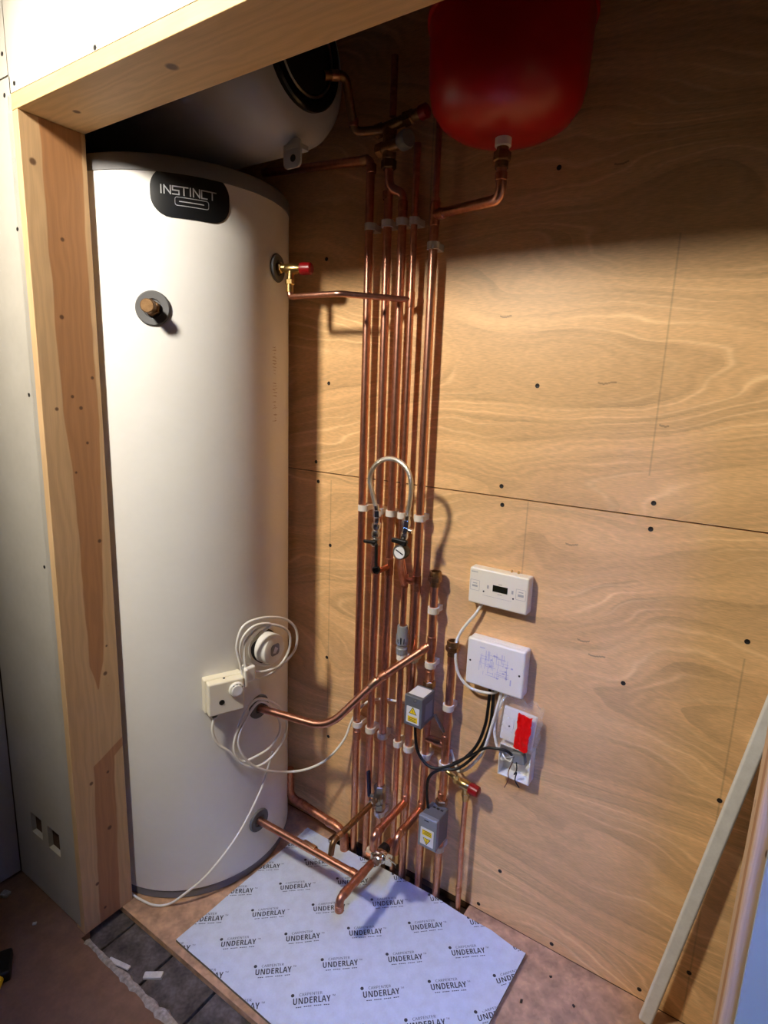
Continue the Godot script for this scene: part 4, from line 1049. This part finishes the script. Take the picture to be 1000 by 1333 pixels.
	for q in [[x0, y0, x0 + 0.003, y1], [x1 - 0.003, y0, x1, y1], [x0, y0, x1, y0 + 0.003], [x0, y1 - 0.003, x1, y1]]: b.rbox(Transform3D(Basis(), Vector3((q[0] + q[2]) / 2, (q[1] + q[3]) / 2, d / 2)), Vector3(q[2] - q[0], q[3] - q[1], d), 0.001)
	for q in [[x0 + 0.008, 0.53], [x1 - 0.008, 0.53]]: cyl(b, Vector3(q[0], q[1], 0.003), Vector3(q[0], q[1], d - 0.002), 0.0045)
	part(t, "box", b, M.plastic)
	b = MB.new(); b.rbox(Transform3D(Basis(Vector3(0, 0, 1), 0.2), Vector3(-0.437, 0.548, 0.026)), Vector3(0.034, 0.032, 0.018), 0.003)
	part(t, "terminal_block", b, M.grey_mid, "grey terminal block")
	var wr := [[M.black, [Vector3(-0.440, 0.538, 0.036), Vector3(-0.436, 0.52, 0.040), Vector3(-0.441, 0.505, 0.042), Vector3(-0.434, 0.515, 0.044), Vector3(-0.437, 0.49, 0.042), Vector3(-0.425, 0.472, 0.040)], 0.0016], [mat(Color(0.42, 0.16, 0.08), 0.5), [Vector3(-0.450, 0.535, 0.03), Vector3(-0.458, 0.505, 0.038), Vector3(-0.456, 0.482, 0.040), Vector3(-0.466, 0.452, 0.036)], 0.0012], [M.cable, [Vector3(-0.485, 0.552, 0.030), Vector3(-0.470, 0.540, 0.040), Vector3(-0.455, 0.535, 0.038), Vector3(-0.452, 0.548, 0.034)], 0.0026], [M.grey_cable, [Vector3(-0.486, 0.545, 0.028), Vector3(-0.474, 0.530, 0.036), Vector3(-0.462, 0.545, 0.040), Vector3(-0.448, 0.552, 0.036)], 0.0024]]
	for q in wr:
		b = MB.new(); b.tube(smooth(q[1], 6), q[2], 8)
		part(t, "wire", b, q[0])
	# switch plate still in its bag, leaning above the box
	t = thing("switch_plate", "white switch plate with red strip, still in a clear plastic bag", "switch plate", Vector3(-0.443, 0.59, 0.03))
	var tilt := Basis(Vector3.RIGHT, -0.10) * Basis(Vector3.BACK, -0.04)
	var pc := Vector3(-0.4435, 0.636, 0.034)
	b = MB.new(); b.rbox(Transform3D(tilt, pc), Vector3(0.088, 0.090, 0.009), 0.003)
	part(t, "plate", b, M.plastic)
	b = MB.new(); b.rbox(Transform3D(tilt, pc + tilt * Vector3(-0.024, 0.004, 0.005)), Vector3(0.026, 0.034, 0.003), 0.001)
	part(t, "rocker", b, M.plastic)
	b = MB.new(); cyl(b, pc + tilt * Vector3(-0.022, -0.003, 0.0063), pc + tilt * Vector3(-0.022, -0.003, 0.0075), 0.0022)
	part(t, "indicator", b, M.ink)
	# crumpled red strip and bag
	var nz := noise(77, 45.0, 2)
	b = MB.new(); crumple(b, Transform3D(tilt, pc + tilt * Vector3(0.019, 0.000, 0.0185)), 0.037, 0.094, 18, nz, 0.0030)
	part(t, "red_strip", b, M.tape, "red printed strip of the bag")
	b = MB.new(); crumple(b, Transform3D(tilt, pc + tilt * Vector3(0.003, 0.016, 0.0105)), 0.114, 0.138, 34, noise(78, 34.0, 2), 0.0085)
	part(t, "bag", b, M.bag, "clear plastic bag")
	# cylinder thermostat
	var dg := 66.0; var r := radial(dg); var sd := Vector3(r.z, 0, -r.x)
	t = thing("cylinder_thermostat", "white cylinder thermostat box with round dial strapped to the cylinder side", "thermostat", on_tank(dg, 0.59))
	var bs := Basis(sd, Vector3.UP, r)
	b = MB.new(); b.rbox(Transform3D(bs, on_tank(dg, 0.648, TR + 0.010)), Vector3(0.104, 0.098, 0.026), 0.004)
	part(t, "base", b, M.cream)
	b = MB.new(); b.rbox(Transform3D(bs, on_tank(dg, 0.648, TR + 0.036) + sd * 0.001), Vector3(0.098, 0.094, 0.028), 0.005)
	var cv := part(t, "cover", b, M.cream)
	b = MB.new(); b.lathe(along(on_tank(dg, 0.666, TR + 0.049) + sd * 0.027, r), [Vector2(0.021, 0), Vector2(0.021, 0.005), Vector2(0.019, 0.008), Vector2(0.015, 0.0085), Vector2(0.014, 0.012), Vector2(0, 0.012)], 28)
	var kn := part(cv, "dial", b, M.plastic, "white setting dial")
	b = MB.new()
	for k in 4:
		var a := 0.5 + k * 0.55
		stroke(b, Vector2(0.0135 * cos(a), 0.0135 * sin(a)), Vector2(0.0175 * cos(a), 0.0175 * sin(a)), 0.0022)
	b = place(b, on_tank(dg, 0.666, TR + 0.0585) + sd * 0.027, sd, Vector3.UP)
	part(kn, "scale_marks", b, M.ink)
	b = MB.new(); b.lathe(along(on_tank(dg, 0.637, TR + 0.0498) - sd * 0.013, r), [Vector2(0.0075, 0), Vector2(0.0075, 0.0012), Vector2(0.006, 0.0016), Vector2(0.0045, 0.0004), Vector2(0, 0.0004)], 20)
	part(cv, "reset_button", b, M.black, "round black reset button")
	b = MB.new(); b.lathe(along(on_tank(dg, 0.599, TR + 0.022) - sd * 0.026, Vector3.DOWN), [Vector2(0.010, -0.004), Vector2(0.010, 0.009), Vector2(0.0075, 0.014), Vector2(0, 0.014)], 16)
	part(t, "cable_gland", b, M.black, "black cable gland")
	b = MB.new(); cyl(b, on_tank(dg, 0.694, TR + 0.030), on_tank(dg, 0.6965, TR + 0.030), 0.003)
	part(t, "screw", b, M.ink)
	# immersion heater cover
	var da := 93.0; var ra := radial(da); var ca := on_tank(da, 0.734)
	t = thing("immersion_heater", "round white immersion heater cover with grey label on the cylinder side", "heater cover", ca)
	b = MB.new(); b.lathe(along(ca - ra * 0.006, ra), [Vector2(0.050, 0), Vector2(0.050, 0.009), Vector2(0.047, 0.011), Vector2(0.044, 0.011)], 36)
	part(t, "gasket", b, M.black)
	b = MB.new(); b.lathe(along(ca, ra), [Vector2(0.044, 0.004), Vector2(0.0445, 0.034), Vector2(0.042, 0.041), Vector2(0.036, 0.0435), Vector2(0, 0.0435)], 40)
	var cp := part(t, "cover", b, M.plastic)
	b = MB.new(); b.prism(Transform3D(Basis(Vector3(ra.z, 0, -ra.x), Vector3.UP, ra), ca + ra * 0.0438), stadium(0.036, 0.034, 0.010, 5), 0.0, 0.0004)
	part(cp, "label", b, M.grey_mid, "grey label")
	b = MB.new(); b.prism(Transform3D(Basis(Vector3(ra.z, 0, -ra.x), Vector3.UP, ra), ca + ra * 0.0443), PackedVector2Array([Vector2(-0.010, -0.008), Vector2(0.002, -0.012), Vector2(0.012, 0.0), Vector2(0.0, 0.010)]), 0.0, 0.0003)
	part(cp, "label_print", b, M.label_white)

func crumple(b: MB, xf: Transform3D, w: float, h: float, n: int, nz: FastNoiseLite, amp: float) -> void:
	var o := b.v.size()
	for j in n + 1:
		for i in n + 1:
			var p := Vector3((float(i) / n - 0.5) * w, (float(j) / n - 0.5) * h, 0)
			var q := Vector2(p.x, p.y)
			var e := 0.0006
			var f := absf(nz.get_noise_2d(q.x, q.y)) * amp
			var fx := (absf(nz.get_noise_2d(q.x + e, q.y)) * amp - f) / e; var fy := (absf(nz.get_noise_2d(q.x, q.y + e)) * amp - f) / e
			p += Vector3(nz.get_noise_2d(q.y * 1.5, 5.0) * amp, nz.get_noise_2d(q.x * 1.5, 9.0) * amp * 1.5, f)
			b.vert(xf * p, (xf.basis * Vector3(-fx, -fy, 1)).normalized(), Vector2(float(i) / n, float(j) / n))
	for j in n:
		for i in n:
			var k := o + j * (n + 1) + i
			b.tri(k, k + 1, k + n + 1); b.tri(k + 1, k + n + 2, k + n + 1)

func cable(label: String, pts: Array, r: float, m: Material, steps := 8) -> void:
	var p0: Vector3 = pts[0]
	for p in pts: if p.y < p0.y: p0 = p
	var b := MB.new(); b.tube(smooth(pts, steps), r, 10)
	single("cable", b, m, p0, label, "cable")

func build_cables() -> void:
	var pl: Array = [Vector3(-0.573, 0.942, 0.014), Vector3(-0.590, 0.905, 0.020), Vector3(-0.609, 0.876, 0.026), Vector3(-0.627, 0.84, 0.034), Vector3(-0.632, 0.804, 0.040), Vector3(-0.622, 0.739, 0.040), Vector3(-0.592, 0.703, 0.034), Vector3(-0.553, 0.694, 0.024), Vector3(-0.519, 0.702, 0.018), Vector3(-0.512, 0.722, 0.014)]
	cable("white cable curving from the programmer round the left of the junction box", pl, 0.0040, M.cable)
	cable("black flex from the junction box to the upper grey valve", [Vector3(-0.536, 0.724, 0.014), Vector3(-0.535, 0.66, 0.020), Vector3(-0.538, 0.60, 0.026), Vector3(-0.556, 0.535, 0.038), Vector3(-0.598, 0.482, 0.060), Vector3(-0.660, 0.452, 0.078), Vector3(-0.705, 0.478, 0.080), Vector3(-0.722, 0.530, 0.075), Vector3(-0.725, 0.588, 0.072)], 0.0042, M.black)
	cable("black flex from the junction box to the lower grey valve", [Vector3(-0.525, 0.724, 0.014), Vector3(-0.524, 0.66, 0.018), Vector3(-0.526, 0.60, 0.022), Vector3(-0.545, 0.53, 0.034), Vector3(-0.590, 0.470, 0.058), Vector3(-0.640, 0.452, 0.074), Vector3(-0.668, 0.420, 0.082), Vector3(-0.672, 0.365, 0.080), Vector3(-0.668, 0.312, 0.074)], 0.0042, M.black)
	cable("short black flex running into the open white box", [Vector3(-0.610, 0.474, 0.055), Vector3(-0.560, 0.517, 0.050), Vector3(-0.524, 0.551, 0.048), Vector3(-0.495, 0.561, 0.046), Vector3(-0.469, 0.562, 0.040), Vector3(-0.450, 0.550, 0.034)], 0.0036, M.black)
	cable("white cable hanging from the junction box and hooking behind the copper pipe", [Vector3(-0.504, 0.724, 0.014), Vector3(-0.505, 0.69, 0.020), Vector3(-0.518, 0.608, 0.028), Vector3(-0.536, 0.525, 0.032), Vector3(-0.572, 0.465, 0.032), Vector3(-0.601, 0.437, 0.028), Vector3(-0.618, 0.444, 0.020), Vector3(-0.640, 0.480, 0.010)], 0.0040, M.cable)
	cable("white cable from the junction box straight down into the open box", [Vector3(-0.487, 0.724, 0.014), Vector3(-0.492, 0.70, 0.018), Vector3(-0.507, 0.654, 0.020), Vector3(-0.512, 0.597, 0.022), Vector3(-0.497, 0.556, 0.030), Vector3(-0.484, 0.548, 0.028)], 0.0038, M.cable)
	# coil of white cable round the immersion cover
	var c1 := []
	for q in [[-1.124, 0.690, 0.342], [-1.126, 0.738, 0.351], [-1.128, 0.785, 0.358], [-1.122, 0.835, 0.338], [-1.110, 0.843, 0.282], [-1.105, 0.818, 0.203], [-1.100, 0.780, 0.160], [-1.100, 0.738, 0.148], [-1.100, 0.702, 0.162], [-1.108, 0.672, 0.205], [-1.112, 0.660, 0.254], [-1.115, 0.664, 0.297], [-1.118, 0.690, 0.325], [-1.120, 0.729, 0.337], [-1.121, 0.788, 0.332], [-1.110, 0.818, 0.295], [-1.100, 0.814, 0.247], [-1.094, 0.785, 0.20], [-1.094, 0.748, 0.185], [-1.097, 0.708, 0.193], [-1.102, 0.680, 0.225], [-1.110, 0.682, 0.283], [-1.117, 0.700, 0.314], [-1.125, 0.745, 0.347], [-1.122, 0.798, 0.345], [-1.110, 0.829, 0.310], [-1.100, 0.82, 0.26], [-1.112, 0.795, 0.290], [-1.128, 0.765, 0.310], [-1.130, 0.725, 0.303], [-1.122, 0.694, 0.270], [-1.118, 0.686, 0.235], [-1.128, 0.700, 0.205]]: c1.append(Vector3(q[0], q[1], q[2]))
	cable("white cable coiled loosely around the round immersion heater cover", c1, 0.0038, M.cable)
	var pg := thing("cable_plug", "small white plug block hanging at the corner of the thermostat box", "plug", on_tank(76.0, 0.665, TR + 0.02))
	var rr := radial(77.0); var b := MB.new()
	b.rbox(Transform3D(Basis(Vector3(rr.z, 0, -rr.x), Vector3.UP, rr), on_tank(78.0, 0.692, TR + 0.032)), Vector3(0.034, 0.046, 0.030), 0.006)
	part(pg, "housing", b, M.plastic)
	b = MB.new(); b.rbox(Transform3D(Basis(Vector3(rr.z, 0, -rr.x), Vector3.UP, rr), on_tank(75.4, 0.687, TR + 0.047)), Vector3(0.010, 0.050, 0.010), 0.003)
	part(pg, "clip", b, M.plastic)
	# coil round the middle port, then away behind the pipes
	var c2 := []
	for q in [[-1.165, 0.590, 0.405], [-1.166, 0.548, 0.416], [-1.159, 0.502, 0.406], [-1.144, 0.466, 0.376], [-1.133, 0.419, 0.346], [-1.118, 0.388, 0.302], [-1.110, 0.392, 0.250], [-1.105, 0.425, 0.205], [-1.104, 0.475, 0.188], [-1.106, 0.540, 0.215], [-1.112, 0.592, 0.272], [-1.120, 0.597, 0.311], [-1.131, 0.551, 0.346], [-1.139, 0.478, 0.365], [-1.133, 0.424, 0.344], [-1.120, 0.420, 0.302], [-1.112, 0.428, 0.246], [-1.108, 0.470, 0.212], [-1.108, 0.540, 0.236], [-1.115, 0.590, 0.288], [-1.127, 0.546, 0.334], [-1.134, 0.488, 0.354], [-1.124, 0.419, 0.329], [-1.110, 0.366, 0.277], [-1.105, 0.312, 0.190], [-1.0715, 0.302, 0.13], [-1.024, 0.335, 0.09], [-0.998, 0.386, 0.04], [-0.984, 0.452, 0.016], [-0.942, 0.518, 0.012], [-0.888, 0.552, 0.011], [-0.825, 0.567, 0.012], [-0.785, 0.575, 0.012]]: c2.append(Vector3(q[0], q[1], q[2]))
	cable("white cable coiled at the middle port then passing behind the copper pipes", c2, 0.0038, M.cable)
	var c3 := []
	for q in [[-1.118, 0.400, 0.235], [-1.123, 0.348, 0.250], [-1.124, 0.287, 0.284], [-1.139, 0.187, 0.356], [-1.177, 0.094, 0.434], [-1.222, 0.038, 0.490], [-1.258, 0.006, 0.515], [-1.290, 0.005, 0.540], [-1.345, 0.006, 0.552], [-1.375, 0.006, 0.553]]: c3.append(Vector3(q[0], q[1], q[2]))
	cable("thin white cable trailing down the cylinder to the foot of the pine upright", c3, 0.0034, M.cable)

# underlay ---------------------------------------------------------------------------
const BACK := [Vector2(-1.134, 0.055), Vector2(-0.885, 0.050), Vector2(-0.654, 0.044), Vector2(-0.557, 0.050), Vector2(-0.464, 0.046), Vector2(-0.356, 0.064)]
func sheet_y(x: float, z: float, nz: FastNoiseLite) -> float:
	return 0.0085 + 0.0035 * nz.get_noise_2d(x, z) + 0.010 * smoothstep(-0.40, -0.355, x)

func build_underlay() -> void:
	var nz := noise(90, 3.2, 2)
	var t := thing("underlay_sheet", "grey-white carpet underlay offcut printed with UNDERLAY lying on the cupboard floor", "underlay", Vector3(-0.75, 0.0, 0.32))
	var b := MB.new()
	var nx := 44; var nzz := 30
	var xl := func(tt: float) -> float: return lerpf(-1.132, -1.146, tt)
	var xr := func(tt: float) -> float: return -0.358 - 0.006 * sin(tt * 3.0) - 0.004 * tt
	var grid := func(i: int, j: int) -> Vector2:
		var s := float(i) / nx; var tt := float(j) / nzz
		var x: float = lerpf(xl.call(tt), xr.call(tt), s)
		var zb := 0.05
		for k in BACK.size() - 1:
			if x >= BACK[k].x and x <= BACK[k + 1].x: zb = lerpf(BACK[k].y, BACK[k + 1].y, (x - BACK[k].x) / (BACK[k + 1].x - BACK[k].x))
		return Vector2(x, lerpf(zb, lerpf(0.572, 0.586, s), tt))
	for side in 2:
		var o := b.v.size()
		for j in nzz + 1:
			for i in nx + 1:
				var g: Vector2 = grid.call(i, j); var e := 0.004
				var y := sheet_y(g.x, g.y, nz)
				var nn := Vector3(y - sheet_y(g.x + e, g.y, nz), e, y - sheet_y(g.x, g.y + e, nz)).normalized()
				b.vert(Vector3(g.x, y if side == 0 else maxf(y - 0.0075, 0.0005), g.y), nn if side == 0 else -nn)
		for j in nzz:
			for i in nx:
				var k := o + j * (nx + 1) + i
				b.tri(k, k + 1, k + nx + 1); b.tri(k + 1, k + nx + 2, k + nx + 1)
	part(t, "sheet", b, M.underlay)
	b = MB.new()
	var rim := []
	for i in nx + 1: rim.append(grid.call(i, 0))
	for j in range(1, nzz + 1): rim.append(grid.call(nx, j))
	for i in range(nx - 1, -1, -1): rim.append(grid.call(i, nzz))
	for j in range(nzz - 1, 0, -1): rim.append(grid.call(0, j))
	for i in rim.size():
		var p: Vector2 = rim[i]; var q: Vector2 = rim[(i + 1) % rim.size()]
		var yp := sheet_y(p.x, p.y, nz); var yq := sheet_y(q.x, q.y, nz)
		var d := (q - p).normalized()
		b.quad(Vector3(p.x, yp - 0.0002, p.y), Vector3(q.x, yq - 0.0002, q.y), Vector3(q.x, maxf(yq - 0.0075, 0.0005), q.y), Vector3(p.x, maxf(yp - 0.0075, 0.0005), p.y), Vector3(d.y, 0, -d.x))
	part(t, "cut_edge", b, M.foam, "grey foam cut edge")
	# printed words on the diagonal, cut off where the sheet is cut
	var outline := PackedVector2Array(rim)
	var ink := MB.new()
	var big := letters("UNDERLAY", 0.0150, 0.86, 0.0, 700); var small := letters("CARPENTER", 0.0068, 1.15); var tm := letters("TM", 0.0035, 1.0)
	var d1 := Vector2(0.75, -0.66).normalized(); var d2 := Vector2(-d1.y, d1.x) * -1.0
	for r in range(-1, 7):
		for c in range(-1, 9):
			if (r + c) % 1 == 0:
				var o := Vector2(-1.128 + 0.1285 * c, 0.034 + 0.1130 * r)
				stamp(ink, big, o, Vector2(0, -0.0035), d1, d2, outline, nz)
				stamp(ink, small, o, Vector2(-0.002, 0.0155), d1, d2, outline, nz)
				stamp(ink, tm, o, Vector2(0.0545, 0.0085), d1, d2, outline, nz)
				var mk := fan(stadium(0.0085, 0.0085, 0.0042, 4), 2)
				stamp(ink, mk, o, Vector2(-0.046, 0.0195), d1, d2, outline, nz)
				var sm := MB.new()
				for k in 17:
					if k % 5 == 3: continue
					var x := -0.040 + k * 0.0048
					sm.quad(Vector3(x, 0, 0), Vector3(x + 0.0036, 0, 0), Vector3(x + 0.0036, 0.0021, 0), Vector3(x, 0.0021, 0), Vector3.BACK)
				stamp(ink, sm, o, Vector2(0.002, -0.0115), d1, d2, outline, nz)
	part(t, "printed_words", ink, mat(Color(0.20, 0.20, 0.23), 0.75), "dark printed words CARPENTER UNDERLAY repeated on the diagonal")

func stamp(ink: MB, art: MB, o: Vector2, shift: Vector2, d1: Vector2, d2: Vector2, outline: PackedVector2Array, nz: FastNoiseLite) -> void:
	var pts := PackedVector2Array()
	var all_in := true; var any_in := false
	for p in art.v:
		var q := o + d1 * (p.x + shift.x) - d2 * -(p.y + shift.y)
		pts.append(q)
		if Geometry2D.is_point_in_polygon(q, outline): any_in = true
		else: all_in = false
	if not any_in: return
	for i in range(0, art.ix.size(), 3):
		var tri := PackedVector2Array([pts[art.ix[i]], pts[art.ix[i + 1]], pts[art.ix[i + 2]]])
		var pieces := [tri]
		if not all_in: pieces = Geometry2D.intersect_polygons(tri, outline)
		for pc in pieces:
			var k := ink.v.size()
			for q in pc: ink.vert(Vector3(q.x, sheet_y(q.x, q.y, nz) + 0.0007, q.y), Vector3.UP)
			for j in range(1, pc.size() - 1): ink.tri(k, k + j, k + j + 1)

func build_oddments() -> void:
	var b := MB.new()
	# leaning strip
	var a := Vector3(-0.062, 0.003, 0.052); var c := Vector3(0.088, 0.98, 0.030)
	var d := (c - a).normalized(); var sx := d.cross(Vector3.BACK).normalized()
	b.rbox(Transform3D(Basis(sx, d, sx.cross(d)), (a + c) / 2), Vector3(0.030, a.distance_to(c), 0.016), 0.006)
	single("white_batten", b, M.white_strip, a, "narrow white strip leaning against the plywood at the right timber", "strip")
	# dust and plaster along the room floor edge
	b = MB.new()
	var rng := RandomNumberGenerator.new(); rng.seed = 31
	var nzz := noise(15, 9.0, 3)
	var n := 60
	for k in n:
		var x0 := lerpf(-1.34, -0.55, float(k) / n); var x1 := lerpf(-1.34, -0.55, float(k + 1) / n)
		var q := []
		for x in [x0, x1]:
			var w := (0.008 + 0.007 * absf(nzz.get_noise_1d(x * 3.0)) * 2.0) * lerpf(0.8, 1.7, clampf((x + 1.34) / 0.4, 0.0, 1.0)); var zc := 0.708 + 0.004 * nzz.get_noise_1d(x * 2.0 + 4.0); var h := 0.004 + 0.004 * absf(nzz.get_noise_1d(x * 5.0 + 9.0))
			q.append_array([Vector3(x, -0.017, zc - w), Vector3(x, h - 0.003, zc - w * 0.5), Vector3(x, h, zc + w * 0.2), Vector3(x, 0.0002, zc + w * 0.7)])
		for e in 3: b.quad(q[e], q[e + 4], q[e + 5], q[e + 1], Vector3(0, 1, -0.6 + 0.5 * e))
	single("plaster_debris", b, M.dust, Vector3(-0.95, 0, 0.708), "crumbly pale plaster ridge along the broken edge of the brown floor", "debris")
	# scraps of plasterboard
	var scraps := [[Vector3(-1.222, -0.012, 0.690), Vector3(0.066, 0.006, 0.012), 0.25, "long thin white plaster sliver lying across the edge of the floor gap"], [Vector3(-1.128, -0.017, 0.655), Vector3(0.046, 0.007, 0.016), 0.62, "short white plaster piece on the old boards in the gap"],
		[Vector3(-1.664, 0.005, 0.765), Vector3(0.024, 0.010, 0.020), 0.4, "pale plaster crumb on the brown floor in the far left corner"], [Vector3(-1.503, 0.002, 0.763), Vector3(0.010, 0.004, 0.008), 0.9, "tiny pale crumb on the brown floor below the socket holes"]]
	for s in scraps:
		b = MB.new()
		var pz := noise(int(s[0].x * -100), 30.0, 2)
		var m := MB.new(); m.rbox(Transform3D(), s[1], s[1].y * 0.25)
		for i in m.v.size(): m.v[i] += m.n[i] * pz.get_noise_3dv(m.v[i]) * 0.004 * clampf(s[1].x * 20.0, 0.3, 1.0)
		b.add(m, Transform3D(Basis(Vector3.UP, s[2]), s[0]))
		single("plaster_scrap", b, M.dust if s[1].y > 0.008 else M.board_edge, s[0], s[3], "debris", "scraps of plasterboard")
	var specks := [[-0.285, 0.075, "small dark crumb on the chipboard near the wall, right of the underlay"], [-0.325, 0.180, "dark splinter on the chipboard beside the right edge of the underlay"], [-0.215, 0.115, "tiny dark crumb on the chipboard midway to the leaning strip"]]
	for k in 3:
		var m := MB.new(); m.rbox(Transform3D(), Vector3(0.006 + 0.004 * (k % 2), 0.003, 0.005), 0.001)
		for i in m.v.size(): m.v[i] += m.n[i] * nzz.get_noise_3dv(m.v[i] * 40.0) * 0.002
		b = MB.new(); b.add(m, Transform3D(Basis(Vector3.UP, 0.7 + k), Vector3(specks[k][0], 0.002, specks[k][1])))
		single("floor_crumb", b, M.screw, Vector3(specks[k][0], 0.0, specks[k][1]), specks[k][2], "debris", "crumbs on the cupboard floor")
	# tool at the left edge
	var t := thing("hand_tool", "yellow-handled tool with black head lying on the brown floor at left", "tool", Vector3(-1.40, 0.0, 0.88))
	b = MB.new(); b.rbox(Transform3D(Basis(Vector3.UP, -0.5), Vector3(-1.428, 0.016, 0.872)), Vector3(0.075, 0.030, 0.034), 0.006)
	part(t, "head", b, M.black, "black head")
	b = MB.new(); b.tube(smooth([Vector3(-1.418, 0.015, 0.885), Vector3(-1.37, 0.015, 0.93), Vector3(-1.29, 0.014, 1.02), Vector3(-1.24, 0.014, 1.08)]), 0.014, 14)
	part(t, "handle", b, M.yellow, "yellow handle")
	# short rubble in the pipe hole
	for k in 7:
		b = MB.new()
		var p := Vector3(-0.99 + 0.067 * k, -0.024, 0.058 + 0.006 * (k % 3))
		var m := MB.new(); m.rbox(Transform3D(), Vector3(0.026, 0.018, 0.016), 0.004)
		var pz := noise(200 + k, 40.0, 2)
		for i in m.v.size(): m.v[i] += m.n[i] * pz.get_noise_3dv(m.v[i]) * 0.006
		b.add(m, Transform3D(Basis(Vector3.UP, k * 1.3), p))
		single("rubble_piece", b, M.old_board, p, "dark rubble lump in the floor hole, %s" % ["by the leftmost pipe", "below the third pipe", "below the thin fourth pipe", "below the fifth pipe", "below the pipe with the upper grey valve", "below the pipe with the lower grey valve", "by the thin discharge pipe"][k], "debris", "rubble in the pipe hole")
